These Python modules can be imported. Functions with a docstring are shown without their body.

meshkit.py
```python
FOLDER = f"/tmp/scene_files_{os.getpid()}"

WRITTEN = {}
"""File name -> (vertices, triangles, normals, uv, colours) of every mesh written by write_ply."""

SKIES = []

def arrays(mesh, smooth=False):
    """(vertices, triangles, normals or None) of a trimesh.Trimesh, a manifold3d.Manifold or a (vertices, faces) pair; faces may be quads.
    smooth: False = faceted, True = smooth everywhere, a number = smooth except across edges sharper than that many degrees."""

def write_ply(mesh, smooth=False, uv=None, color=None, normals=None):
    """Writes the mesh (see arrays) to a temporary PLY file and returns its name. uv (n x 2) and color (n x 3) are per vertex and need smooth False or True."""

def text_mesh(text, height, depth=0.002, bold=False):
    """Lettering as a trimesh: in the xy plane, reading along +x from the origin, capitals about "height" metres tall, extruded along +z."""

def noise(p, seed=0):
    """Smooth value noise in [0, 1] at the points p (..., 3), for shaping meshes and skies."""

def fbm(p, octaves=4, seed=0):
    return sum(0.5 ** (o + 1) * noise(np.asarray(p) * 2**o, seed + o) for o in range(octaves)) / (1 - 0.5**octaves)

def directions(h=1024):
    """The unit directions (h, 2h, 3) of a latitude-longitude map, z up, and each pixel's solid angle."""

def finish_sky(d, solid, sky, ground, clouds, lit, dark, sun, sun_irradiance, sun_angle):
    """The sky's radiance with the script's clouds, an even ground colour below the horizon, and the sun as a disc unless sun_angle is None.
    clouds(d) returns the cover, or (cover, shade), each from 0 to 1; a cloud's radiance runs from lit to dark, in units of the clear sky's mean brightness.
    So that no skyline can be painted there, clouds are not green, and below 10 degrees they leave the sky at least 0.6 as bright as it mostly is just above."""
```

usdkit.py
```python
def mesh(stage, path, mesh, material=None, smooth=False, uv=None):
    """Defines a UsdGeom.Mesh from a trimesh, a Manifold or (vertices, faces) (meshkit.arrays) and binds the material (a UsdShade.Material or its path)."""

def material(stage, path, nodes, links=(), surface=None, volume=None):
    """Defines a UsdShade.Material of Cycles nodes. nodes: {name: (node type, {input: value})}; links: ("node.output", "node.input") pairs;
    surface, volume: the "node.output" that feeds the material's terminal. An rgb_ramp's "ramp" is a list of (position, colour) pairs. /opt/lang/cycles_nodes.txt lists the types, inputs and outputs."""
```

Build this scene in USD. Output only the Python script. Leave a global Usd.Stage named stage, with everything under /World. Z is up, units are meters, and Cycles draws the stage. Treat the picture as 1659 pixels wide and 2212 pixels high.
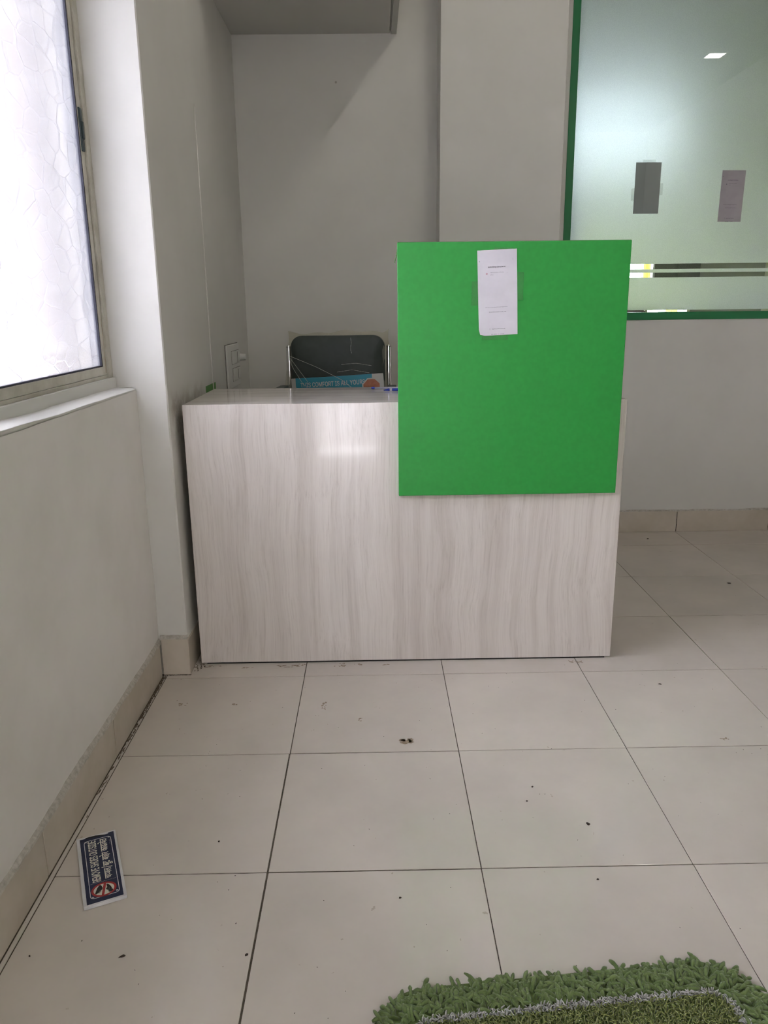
import math, random
import numpy as np, trimesh
import manifold3d as m3
import shapely, shapely.geometry as sg
from shapely import affinity
import meshkit, usdkit
from pxr import Usd, UsdGeom, UsdLux, UsdShade, Gf, Sdf

random.seed(7)
rng = np.random.default_rng(7)
stage = Usd.Stage.CreateInMemory()
UsdGeom.SetStageUpAxis(stage, 'Z')
UsdGeom.SetStageMetersPerUnit(stage, 1.0)
UsdGeom.Xform.Define(stage, '/World')
UsdGeom.Scope.Define(stage, '/World/Looks')

# ------------------------------------------------------------------ camera
CAM = np.array([0.26409, -2.54183, 1.27359])
YAW, PITCH, ROLL, FPX = 0.010914, 0.257192, -0.011558, 1672.13
cy, sy, cp, sp, cr, sr = (f(a) for a in (YAW, PITCH, ROLL) for f in (math.cos, math.sin))
FWD = np.array([sy * cp, cy * cp, -sp])
R0 = np.array([cy, -sy, 0.0])
U0 = np.cross(R0, FWD)
RIGHT, UP = cr * R0 + sr * U0, -sr * R0 + cr * U0
cam = UsdGeom.Camera.Define(stage, '/World/camera')
m = np.eye(4)
m[0, :3], m[1, :3], m[2, :3], m[3, :3] = RIGHT, UP, -FWD, CAM
cam.AddTransformOp().Set(Gf.Matrix4d(*m.ravel().tolist()))
cam.CreateHorizontalApertureAttr(36.0)
cam.CreateVerticalApertureAttr(48.0)
cam.CreateFocalLengthAttr(36.0 * FPX / 1659.0)
cam.CreateClippingRangeAttr(Gf.Vec2f(0.02, 200))
cam.CreateExposureAttr(EXPOSURE := 1.21)

# ------------------------------------------------------------------ daylight: a bright overcast sky
SKY = UsdLux.DomeLight.Define(stage, '/World/sky')
SKY.CreateColorAttr(Gf.Vec3f(0.93, 0.94, 1.0))
SKY.CreateIntensityAttr(5.0)
PANEL_STRENGTH = 7.5      # small ceiling panels
BATTEN_STRENGTH = 14.5     # tube battens
BACK_STRENGTH = 24.0       # lamps of the room behind the frosted glass

# ------------------------------------------------------------------ helpers
used = {}


def numbered(parent, name):
    k = (parent, name)
    used[k] = used.get(k, -1) + 1
    return f'{parent}/{name}' + (f'_{used[k]:03d}' if used[k] else '')


LOC = {}


def tag(p, label=None, cat=None, group=None, kind=None):
    p = p.GetPrim() if hasattr(p, 'GetPrim') else p
    for k, v in (('label', label), ('category', cat), ('group', group), ('kind', kind)):
        if v:
            p.SetCustomDataByKey(k, v)
    return p


def thing(name, label, cat, loc=(0, 0, 0), group=None, kind=None):
    path = numbered('/World', name)
    x = UsdGeom.Xform.Define(stage, path)
    x.AddTranslateOp().Set(Gf.Vec3d(*map(float, loc)))
    LOC[path] = np.array(loc, float)
    tag(x, label, cat, group, kind)
    return path


def tri(mesh):
    """Any mesh given -> trimesh"""
    v, f, _ = meshkit.arrays(mesh)
    return trimesh.Trimesh(v, f, process=False)


def part(name, mesh, mat, parent='/World', label=None, smooth=False, cat=None, group=None, kind=None):
    """One mesh, given in world coordinates, as a child of parent (or as a thing of its own)."""
    if isinstance(mesh, list):
        mesh = trimesh.util.concatenate([tri(x) for x in mesh])
    mesh = tri(mesh)
    off = LOC.get(parent, np.zeros(3))
    path = numbered(parent, name)
    if parent == '/World' and cat:
        c = mesh.bounds.mean(0)
        c[2] = mesh.bounds[0][2]
        off = c
    mesh.apply_translation(-off)
    g = usdkit.mesh(stage, path, mesh, mat, smooth)
    if parent == '/World' and cat:
        g.AddTranslateOp().Set(Gf.Vec3d(*map(float, off)))
        LOC[path] = off
    else:
        LOC[path] = LOC.get(parent, np.zeros(3))
    tag(g, label, cat, group, kind)
    return path


def box(x0, x1, y0, y1, z0, z1, b=0.0):
    if b <= 0:
        t = trimesh.creation.box([x1 - x0, y1 - y0, z1 - z0])
        t.apply_translation([(x0 + x1) / 2, (y0 + y1) / 2, (z0 + z1) / 2])
        return t
    pts = []
    for sx, X in ((1, x0), (-1, x1)):
        for s_y, Y in ((1, y0), (-1, y1)):
            for sz, Z in ((1, z0), (-1, z1)):
                pts += [(X, Y + s_y * b, Z + sz * b), (X + sx * b, Y, Z + sz * b), (X + sx * b, Y + s_y * b, Z)]
    return trimesh.PointCloud(pts).convex_hull


def extrude(poly, h, z=0.0):
    polys = [poly] if poly.geom_type == 'Polygon' else list(poly.geoms)
    t = trimesh.util.concatenate([trimesh.creation.extrude_polygon(p, h, engine='earcut') for p in polys])
    t.apply_translation([0, 0, z])
    return t


def rrect(w, h, r, n=6):
    return sg.box(-w / 2 + r, -h / 2 + r, w / 2 - r, h / 2 - r).buffer(r, quad_segs=n)


def tube(pts, r, n=10, cap=True):
    """A round tube through the points; r one radius or one for each point."""
    pts = np.asarray(pts, float)
    r = np.broadcast_to(np.asarray(r, float), len(pts))
    t = np.gradient(pts, axis=0)
    t /= np.maximum(np.linalg.norm(t, axis=1, keepdims=True), 1e-9)
    ref = np.array([0, 0, 1.0]) if abs(t[0][2]) < 0.9 else np.array([1.0, 0, 0])
    V = []
    nrm = np.cross(t[0], ref)
    for i in range(len(pts)):
        nrm = nrm - t[i] * (nrm @ t[i])
        nrm /= np.linalg.norm(nrm)
        bi = np.cross(t[i], nrm)
        a = np.arange(n) / n * 2 * np.pi
        V.append(pts[i] + r[i] * (np.cos(a)[:, None] * nrm + np.sin(a)[:, None] * bi))
    V = np.vstack(V)
    F = []
    for i in range(len(pts) - 1):
        for k in range(n):
            a, b, c, d = i * n + k, i * n + (k + 1) % n, (i + 1) * n + (k + 1) % n, (i + 1) * n + k
            F += [(a, b, c), (a, c, d)]
    if cap:
        L = len(pts) - 1
        for k in range(1, n - 1):
            F += [(0, k + 1, k), (L * n, L * n + k, L * n + k + 1)]
    return trimesh.Trimesh(V, F, process=False)


def arc(pts, r, n=5):
    """Round the corners of a polyline."""
    pts = [np.array(p, float) for p in pts]
    out = [pts[0]]
    for a, b, c in zip(pts, pts[1:], pts[2:]):
        u, v = (a - b) / np.linalg.norm(a - b), (c - b) / np.linalg.norm(c - b)
        p, q = b + u * r, b + v * r
        out += [(1 - s) ** 2 * p + 2 * s * (1 - s) * b + s * s * q for s in np.linspace(0, 1, n)]
    return np.array(out + [pts[-1]])


def lathe(prof, axis, at, n=20):
    """prof: (radius, along) pairs, turned about an axis direction through at."""
    prof = np.array(prof, float)
    ax = np.array(axis, float) / np.linalg.norm(axis)
    pts = np.array(at, float) + prof[:, 1:2] * ax
    ref = np.array([0, 0, 1.0]) if abs(ax[2]) < 0.9 else np.array([1.0, 0, 0])
    u = np.cross(ax, ref)
    u /= np.linalg.norm(u)
    w = np.cross(ax, u)
    a = np.arange(n) / n * 2 * np.pi
    ring = np.cos(a)[:, None] * u + np.sin(a)[:, None] * w
    V = np.vstack([p + r * ring for p, r in zip(pts, np.maximum(prof[:, 0], 1e-5))])
    F = []
    for i in range(len(prof) - 1):
        for k in range(n):
            p, q, s, t = i * n + k, i * n + (k + 1) % n, (i + 1) * n + (k + 1) % n, (i + 1) * n + k
            F += [(p, s, q), (p, t, s)]
    L = (len(prof) - 1) * n
    for k in range(1, n - 1):
        F += [(0, k, k + 1), (L, L + k + 1, L + k)]
    return trimesh.Trimesh(V, F, process=False)


def place(t, o, ex, ey, ez=None):
    """Local x, y, z axes -> world."""
    ex, ey = np.array(ex, float), np.array(ey, float)
    ez = np.cross(ex, ey) if ez is None else np.array(ez, float)
    M = np.eye(4)
    M[:3, 0], M[:3, 1], M[:3, 2], M[:3, 3] = ex, ey, ez, o
    t = tri(t)
    t.apply_transform(M)
    return t


def lin(r, g, b):
    return tuple(((c / 255) / 12.92 if c / 255 <= 0.04045 else ((c / 255 + 0.055) / 1.055) ** 2.4) for c in (r, g, b))


def mul(c, k):
    return tuple(x * k for x in c)


# ------------------------------------------------------------------ materials
def simple(name, color, rough=0.5, **kw):
    return usdkit.material(stage, f'/World/Looks/{name}', {'p': ('principled_bsdf', {'base_color': color, 'roughness': rough, **kw})}, [], surface='p.BSDF')


def mottled(name, c1, c2, rough=0.5, scale=3.0, detail=6.0, stretch=(1, 1, 1), bump=0.0, bump_scale=150.0, spread=(0.35, 0.65), **kw):
    nodes = {
        'g': ('geometry', {}),
        'm': ('mapping', {'scale': stretch}),
        'n': ('noise_texture', {'scale': scale, 'detail': detail, 'roughness': 0.6}),
        'r': ('rgb_ramp', {'ramp': [(spread[0], c1), (spread[1], c2)]}),
        'p': ('principled_bsdf', {'roughness': rough, **kw}),
    }
    links = [('g.position', 'm.vector'), ('m.vector', 'n.vector'), ('n.fac', 'r.fac'), ('r.color', 'p.base_color')]
    if bump:
        nodes['n2'] = ('noise_texture', {'scale': bump_scale, 'detail': 4.0})
        nodes['b'] = ('bump', {'strength': bump, 'distance': 0.002})
        links += [('g.position', 'n2.vector'), ('n2.fac', 'b.height'), ('b.normal', 'p.normal')]
    return usdkit.material(stage, f'/World/Looks/{name}', nodes, links, surface='p.BSDF')


def emit(name, color, strength):
    return usdkit.material(stage, f'/World/Looks/{name}', {'e': ('emission', {'color': color, 'strength': strength})}, [], surface='e.emission')


M_PAINT = mottled('wall_paint', (0.615, 0.60, 0.56), (0.67, 0.655, 0.615), 0.55, 2.2, 8, bump=0.15, bump_scale=60, spread=(0.3, 0.7))
M_PAINT_OLD = mottled('worn_wall_paint', (0.66, 0.63, 0.585), (0.75, 0.72, 0.685), 0.6, 3.0, 9, bump=0.25, bump_scale=40, spread=(0.25, 0.6))
M_PAINT_SIDE = usdkit.material(stage, '/World/Looks/side_wall_paint', {
    'g': ('geometry', {}), 's': ('separate_xyz', {}),
    'n': ('noise_texture', {'scale': 2.2, 'detail': 8.0, 'roughness': 0.6}), 'r': ('rgb_ramp', {'ramp': [(0.3, (0.615, 0.60, 0.56)), (0.7, (0.67, 0.655, 0.615))]}),
    'lo': ('map_range', {'range_type': 'smoothstep', 'from_min': 0.70, 'from_max': 0.90}), 'hi': ('map_range', {'range_type': 'smoothstep', 'from_min': 0.955, 'from_max': 1.03, 'to_min': 1.0, 'to_max': 0.0}),
    'ya': ('map_range', {'range_type': 'smoothstep', 'from_min': 0.045, 'from_max': 0.10}), 'yb': ('map_range', {'range_type': 'smoothstep', 'from_min': 0.45, 'from_max': 0.70, 'to_min': 1.0, 'to_max': 0.0}),
    'n2': ('noise_texture', {'scale': 14.0, 'detail': 6.0, 'roughness': 0.65}), 'r2': ('map_range', {'range_type': 'smoothstep', 'from_min': 0.38, 'from_max': 0.62}),
    'm1': ('math', {'math_type': 'multiply'}), 'm2': ('math', {'math_type': 'multiply'}), 'm3': ('math', {'math_type': 'multiply'}), 'm4': ('math', {'math_type': 'multiply'}), 'm5': ('math', {'math_type': 'multiply', 'value2': 0.62}),
    'x': ('mix', {'color2': (0.36, 0.305, 0.25)}), 'p': ('principled_bsdf', {'roughness': 0.55})},
    [('g.position', 's.vector'), ('g.position', 'n.vector'), ('g.position', 'n2.vector'), ('n.fac', 'r.fac'), ('s.z', 'lo.value'), ('s.z', 'hi.value'), ('s.y', 'ya.value'), ('s.y', 'yb.value'), ('n2.fac', 'r2.value'),
     ('lo.result', 'm1.value1'), ('hi.result', 'm1.value2'), ('ya.result', 'm2.value1'), ('yb.result', 'm2.value2'), ('m1.value', 'm3.value1'), ('m2.value', 'm3.value2'), ('m3.value', 'm4.value1'), ('r2.result', 'm4.value2'), ('m4.value', 'm5.value1'),
     ('m5.value', 'x.fac'), ('r.color', 'x.color1'), ('x.color', 'p.base_color')], surface='p.BSDF')
M_CEIL = simple('ceiling_paint', (0.55, 0.54, 0.50), 0.8)
M_PLASTER = mottled('rough_plaster', (0.38, 0.35, 0.30), (0.55, 0.52, 0.47), 0.9, 70, 6, bump=0.8, bump_scale=120)


def tile_material(name, base, dirt):
    nodes = {
        'g': ('geometry', {}),
        'o': ('object_info', {}),
        'n1': ('noise_texture', {'scale': 2.4, 'detail': 7.0, 'roughness': 0.62}),
        'r1': ('rgb_ramp', {'ramp': [(0.3, mul(base, 0.90)), (0.68, mul(base, 1.05))]}),
        'n2': ('noise_texture', {'scale': 46.0, 'detail': 3.0, 'roughness': 0.55}),
        'r2': ('rgb_ramp', {'ramp': [(0.0, dirt), (0.255, dirt), (0.285, (1, 1, 1)), (1.0, (1, 1, 1))]}),
        'x': ('mix', {'mix_type': 'multiply', 'fac': 0.55}),
        'mr': ('map_range', {'from_min': 0.0, 'from_max': 1.0, 'to_min': 0.96, 'to_max': 1.03}),
        'x2': ('hsv', {}),
        'n3': ('noise_texture', {'scale': 5.0, 'detail': 6.0, 'roughness': 0.7}),
        'rr': ('map_range', {'from_min': 0.3, 'from_max': 0.7, 'to_min': 0.06, 'to_max': 0.13}),
        'nb': ('noise_texture', {'scale': 3.5, 'detail': 2.0}),
        'b': ('bump', {'strength': 0.06, 'distance': 0.01}),
        'p': ('principled_bsdf', {'specular_ior_level': 0.5}),
    }
    links = [('g.position', 'n1.vector'), ('g.position', 'n2.vector'), ('g.position', 'n3.vector'), ('g.position', 'nb.vector'), ('n1.fac', 'r1.fac'), ('n2.fac', 'r2.fac'),
             ('r1.color', 'x.color1'), ('r2.color', 'x.color2'), ('x.color', 'x2.color'), ('o.random', 'mr.value'), ('mr.result', 'x2.value'), ('x2.color', 'p.base_color'),
             ('n3.fac', 'rr.value'), ('rr.result', 'p.roughness'), ('nb.fac', 'b.height'), ('b.normal', 'p.normal')]
    return usdkit.material(stage, f'/World/Looks/{name}', nodes, links, surface='p.BSDF')


M_TILE = tile_material('floor_tile', (0.60, 0.545, 0.485), (0.55, 0.48, 0.40))
M_SKIRT = mottled('skirting_tile', (0.49, 0.43, 0.345), (0.57, 0.51, 0.43), 0.22, 6, 7)
M_GROUT = mottled('dirty_grout', (0.045, 0.035, 0.024), (0.12, 0.095, 0.068), 0.9, 30, 5)


def laminate(name, stretch, fine):
    """Pale wood grain: broad soft bands, fine dark pores, faint wavering cathedral lines."""
    light, mid, dark = (0.735, 0.68, 0.64), (0.69, 0.633, 0.592), (0.635, 0.578, 0.537)
    nodes = {
        'g': ('geometry', {}),
        'w': ('noise_texture', {'scale': 2.0, 'detail': 2.0}),
        'wm': ('mix', {'mix_type': 'linear_light', 'fac': 0.035}),
        'm1': ('mapping', {'scale': stretch}),
        'n1': ('noise_texture', {'scale': 2.6, 'detail': 4.0, 'roughness': 0.55}),
        'r1': ('rgb_ramp', {'ramp': [(0.30, dark), (0.42, mid), (0.55, light), (0.75, mul(light, 1.03))]}),
        'm2': ('mapping', {'scale': fine}),
        'n2': ('noise_texture', {'scale': 4.0, 'detail': 6.0, 'roughness': 0.7}),
        'r2': ('rgb_ramp', {'ramp': [(0.28, (0.76, 0.735, 0.725)), (0.46, (0.95, 0.945, 0.94)), (0.62, (1, 1, 1))]}),
        'x': ('mix', {'mix_type': 'multiply', 'fac': 0.85}),
        'p': ('principled_bsdf', {'roughness': 0.07, 'specular_ior_level': 0.5}),
    }
    links = [('g.position', 'w.vector'), ('g.position', 'wm.color1'), ('w.color', 'wm.color2'), ('wm.color', 'm1.vector'), ('wm.color', 'm2.vector'), ('m1.vector', 'n1.vector'), ('m2.vector', 'n2.vector'),
             ('n1.fac', 'r1.fac'), ('n2.fac', 'r2.fac'), ('r1.color', 'x.color1'), ('r2.color', 'x.color2'), ('x.color', 'p.base_color')]
    return usdkit.material(stage, f'/World/Looks/{name}', nodes, links, surface='p.BSDF')


M_LAM = laminate('desk_laminate', (9.0, 9.0, 0.30), (45.0, 45.0, 0.55))
M_LAM_TOP = laminate('desk_top_laminate', (0.35, 9.0, 9.0), (0.6, 45.0, 45.0))
M_GREEN = mottled('green_laminate', (0.019, 0.300, 0.045), (0.022, 0.322, 0.050), 0.42, 60, 3)
M_GREEN_EDGE = simple('green_board_edge', (0.10, 0.13, 0.06), 0.7)
M_FRAME = simple('dark_green_frame', (0.012, 0.185, 0.062), 0.35)
M_ALU = mottled('cream_aluminium', (0.45, 0.425, 0.35), (0.57, 0.545, 0.47), 0.45, 14, 6)
M_ALU_RUST = mottled('rust_stained_aluminium', (0.24, 0.15, 0.085), (0.50, 0.45, 0.35), 0.55, 30, 5, stretch=(1, 2, 0.35), spread=(0.36, 0.56))
M_GASKET = simple('black_rubber', (0.012, 0.013, 0.03), 0.5)
M_LATCH = simple('dark_latch', (0.018, 0.035, 0.035), 0.4)
M_WHITE = simple('white_plastic', (0.66, 0.65, 0.62), 0.35)
M_DARKGAP = simple('dark_recess', (0.02, 0.02, 0.018), 0.8)
M_PAPER = mottled('white_paper', (0.66, 0.63, 0.68), (0.71, 0.68, 0.73), 0.75, 14, 4)
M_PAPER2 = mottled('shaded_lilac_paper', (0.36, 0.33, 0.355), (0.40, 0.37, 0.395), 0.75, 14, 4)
M_PAPER3 = simple('grey_paper_back', (0.42, 0.455, 0.46), 0.75)
M_INK = simple('black_ink', (0.035, 0.03, 0.05), 0.6)
M_INK_GREY = simple('grey_ink', (0.20, 0.18, 0.22), 0.6)
M_INK_RED = simple('red_ink', (0.42, 0.06, 0.14), 0.6)
M_BLACK = mottled('black_vinyl', (0.030, 0.040, 0.035), (0.039, 0.050, 0.044), 0.5, 30, 4)
M_CHROME = simple('chrome', (0.75, 0.75, 0.76), 0.12, metallic=1.0)
M_STICKER = simple('teal_print', (0.045, 0.30, 0.42), 0.5)
M_STICKER_W = simple('white_print', (0.60, 0.58, 0.54), 0.5)
M_ORANGE = mottled('orange_print', (0.42, 0.13, 0.06), (0.50, 0.20, 0.11), 0.5, 40, 3)
M_BLUE = simple('blue_pen_plastic', (0.012, 0.035, 0.30), 0.3)
M_TAPE_G = simple('green_tape', (0.10, 0.26, 0.06), 0.6)
M_SIGN_W = mottled('white_foam_board', (0.58, 0.57, 0.58), (0.66, 0.65, 0.66), 0.5, 25, 4)
M_SIGN_B = simple('navy_print', (0.008, 0.014, 0.055), 0.4)
M_SIGN_K = simple('black_print', (0.012, 0.012, 0.012), 0.45)
M_SIGN_R = simple('red_print', (0.36, 0.02, 0.02), 0.45)
M_SIGN_L = simple('cream_print', (0.66, 0.64, 0.55), 0.5)
M_DIRT = mottled('dark_dirt', (0.02, 0.014, 0.010), (0.06, 0.042, 0.03), 0.9, 200, 3)
M_GRIME = mottled('brown_grime', (0.075, 0.055, 0.036), (0.17, 0.13, 0.09), 0.95, 160, 4)
M_STAIN = mottled('dried_glue', (0.20, 0.15, 0.10), (0.34, 0.27, 0.20), 0.8, 150, 4)
M_MATG = mottled('green_chenille', (0.085, 0.138, 0.034), (0.145, 0.205, 0.062), 0.95, 60, 5, bump=0.6, bump_scale=700, sheen_weight=0.3)
M_MATC = mottled('olive_pile', (0.165, 0.20, 0.045), (0.26, 0.30, 0.08), 0.95, 70, 5, sheen_weight=0.3)
M_MATW = mottled('grey_white_yarn', (0.36, 0.36, 0.33), (0.52, 0.52, 0.50), 0.95, 80, 4, sheen_weight=0.2)
M_MATB = mottled('green_mat_backing', (0.10, 0.15, 0.035), (0.13, 0.19, 0.05), 0.9, 80, 4)
M_EXT = mottled('exterior_paint', (0.15, 0.122, 0.10), (0.18, 0.148, 0.124), 0.8, 3, 5)
M_EXT2 = mottled('exterior_whitewash', (0.115, 0.114, 0.123), (0.17, 0.168, 0.183), 0.8, 3, 5)
M_DRAPE = usdkit.material(stage, '/World/Looks/white_drape', {'t': ('translucent_bsdf', {'color': (0.86, 0.84, 0.84)}), 'd': ('diffuse_bsdf', {'color': (0.7, 0.68, 0.68)}), 'x': ('mix_closure', {'fac': 0.4})},
                           [('t.BSDF', 'x.closure1'), ('d.BSDF', 'x.closure2')], surface='x.closure')
M_SEAM = simple('dusty_seam', (0.20, 0.19, 0.17), 0.8)
M_INFLOOR = simple('olive_carpet', (0.20, 0.30, 0.10), 0.9)
M_GROUND = simple('outside_paving', (0.35, 0.34, 0.32), 0.9)
M_DARKWOOD = mottled('dark_brown_leather', (0.03, 0.010, 0.006), (0.05, 0.018, 0.010), 0.4, 20, 4)
M_GREYCAB = simple('dark_grey_board', (0.05, 0.06, 0.055), 0.5)
M_LEDP = emit('ceiling_panel_light', (1.0, 0.97, 0.91), PANEL_STRENGTH)
M_BAT = emit('batten_light', (1.0, 0.97, 0.88), BATTEN_STRENGTH)
M_BAT2 = emit('front_batten_light', (1.0, 0.97, 0.88), 42.0)
M_BACKL = emit('back_room_light', (0.80, 0.88, 1.0), BACK_STRENGTH)
M_CURTAIN = usdkit.material(stage, '/World/Looks/yellow_curtain', {'t': ('translucent_bsdf', {'color': (0.85, 0.95, 0.10)}), 'd': ('diffuse_bsdf', {'color': (0.7, 0.75, 0.15)}), 'x': ('mix_closure', {'fac': 0.3})},
                           [('t.BSDF', 'x.closure1'), ('d.BSDF', 'x.closure2')], surface='x.closure')
M_BACKWALL = simple('pale_green_paint', (0.28, 0.29, 0.28), 0.7)
M_CLEAR = usdkit.material(stage, '/World/Looks/clear_glass', {
    't': ('transparent_bsdf', {'color': (0.96, 0.975, 0.97)}), 'gl': ('glossy_bsdf', {'color': (1, 1, 1), 'roughness': 0.01}),
    'f': ('fresnel', {'IOR': 1.5}), 'x': ('mix_closure', {})},
    [('f.fac', 'x.fac'), ('t.BSDF', 'x.closure1'), ('gl.BSDF', 'x.closure2')], surface='x.closure')
M_FROST = usdkit.material(stage, '/World/Looks/frosted_film', {
    'g': ('geometry', {}), 'n': ('noise_texture', {'scale': 260.0, 'detail': 3.0}),
    'r': ('rgb_ramp', {'ramp': [(0.3, (0.72, 0.745, 0.745)), (0.7, (0.86, 0.88, 0.88))]}),
    't': ('translucent_bsdf', {}), 'd': ('diffuse_bsdf', {'color': (0.62, 0.66, 0.64)}), 'x': ('mix_closure', {'fac': 0.30})},
    [('g.position', 'n.vector'), ('n.fac', 'r.fac'), ('r.color', 't.color'), ('t.BSDF', 'x.closure1'), ('d.BSDF', 'x.closure2')], surface='x.closure')
M_PEN = usdkit.material(stage, '/World/Looks/clear_plastic', {
    't': ('transparent_bsdf', {'color': (0.90, 0.90, 0.93)}), 'gl': ('principled_bsdf', {'base_color': (0.75, 0.75, 0.80), 'roughness': 0.15}),
    'x': ('mix_closure', {'fac': 0.35})}, [('t.BSDF', 'x.closure1'), ('gl.BSDF', 'x.closure2')], surface='x.closure')
M_FILM = usdkit.material(stage, '/World/Looks/polythene', {
    't': ('transparent_bsdf', {'color': (0.94, 0.93, 0.88)}), 'gl': ('principled_bsdf', {'base_color': (0.55, 0.53, 0.44), 'roughness': 0.22}),
    'x': ('mix_closure', {'fac': 0.20})}, [('t.BSDF', 'x.closure1'), ('gl.BSDF', 'x.closure2')], surface='x.closure')
M_FOLD = usdkit.material(stage, '/World/Looks/polythene_fold', {
    't': ('transparent_bsdf', {'color': (0.94, 0.93, 0.88)}), 'gl': ('principled_bsdf', {'base_color': (0.62, 0.62, 0.58), 'roughness': 0.2}),
    'x': ('mix_closure', {'fac': 0.45})}, [('t.BSDF', 'x.closure1'), ('gl.BSDF', 'x.closure2')], surface='x.closure')
M_TAPE = usdkit.material(stage, '/World/Looks/clear_tape', {
    't': ('transparent_bsdf', {'color': (0.95, 0.955, 0.945)}), 'gl': ('principled_bsdf', {'base_color': (0.5, 0.5, 0.45), 'roughness': 0.2}),
    'x': ('mix_closure', {'fac': 0.04})}, [('t.BSDF', 'x.closure1'), ('gl.BSDF', 'x.closure2')], surface='x.closure')
# patterned obscure glass of the window: embossed crackle lines, blurring what lies behind
M_OBSCURE = usdkit.material(stage, '/World/Looks/patterned_glass', {
    'g': ('geometry', {}), 'm': ('mapping', {'scale': (1.0, 0.38, 0.60)}),
    'nz': ('noise_texture', {'scale': 14.0, 'detail': 2.0}), 'add': ('mix', {'mix_type': 'add', 'fac': 0.010}),
    'v': ('voronoi_texture', {'feature': 'distance_to_edge', 'scale': 29.0, 'randomness': 0.9}),
    'mr': ('map_range', {'range_type': 'smoothstep', 'from_min': 0.0, 'from_max': 0.05, 'to_min': 1.0, 'to_max': 0.0}),
    'b': ('bump', {'strength': 0.26, 'distance': 0.003}),
    't': ('translucent_bsdf', {'color': (0.86, 0.87, 0.92)}),
    'gl': ('glass_bsdf', {'color': (0.85, 0.85, 0.885), 'roughness': 0.21, 'IOR': 1.45}),
    'x': ('mix_closure', {'fac': 0.955}), 'sp': ('glossy_bsdf', {'color': (1, 1, 1), 'roughness': 0.2}), 'x2': ('mix_closure', {'fac': 0.03})},
    [('g.position', 'm.vector'), ('g.position', 'nz.vector'), ('m.vector', 'add.color1'), ('nz.color', 'add.color2'), ('add.color', 'v.vector'), ('v.distance', 'mr.value'), ('mr.result', 'b.height'),
     ('b.normal', 't.normal'), ('b.normal', 'gl.normal'), ('b.normal', 'sp.normal'), ('t.BSDF', 'x.closure1'), ('gl.BSDF', 'x.closure2'), ('x.closure', 'x2.closure1'), ('sp.BSDF', 'x2.closure2')], surface='x2.closure')

# ------------------------------------------------------------------ the setting
XL, XS, YB, ZC = -0.522, -0.4185, 1.77, 3.35          # window wall, side wall, back wall, ceiling
XR, YF = 3.7, -4.3                                    # right wall, wall behind the camera
YP = 0.0384                                           # front of the pier beside the window
WY0, WY1, WZ0, WZ1 = -1.62, YP, 1.025, 2.42           # window opening

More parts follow.
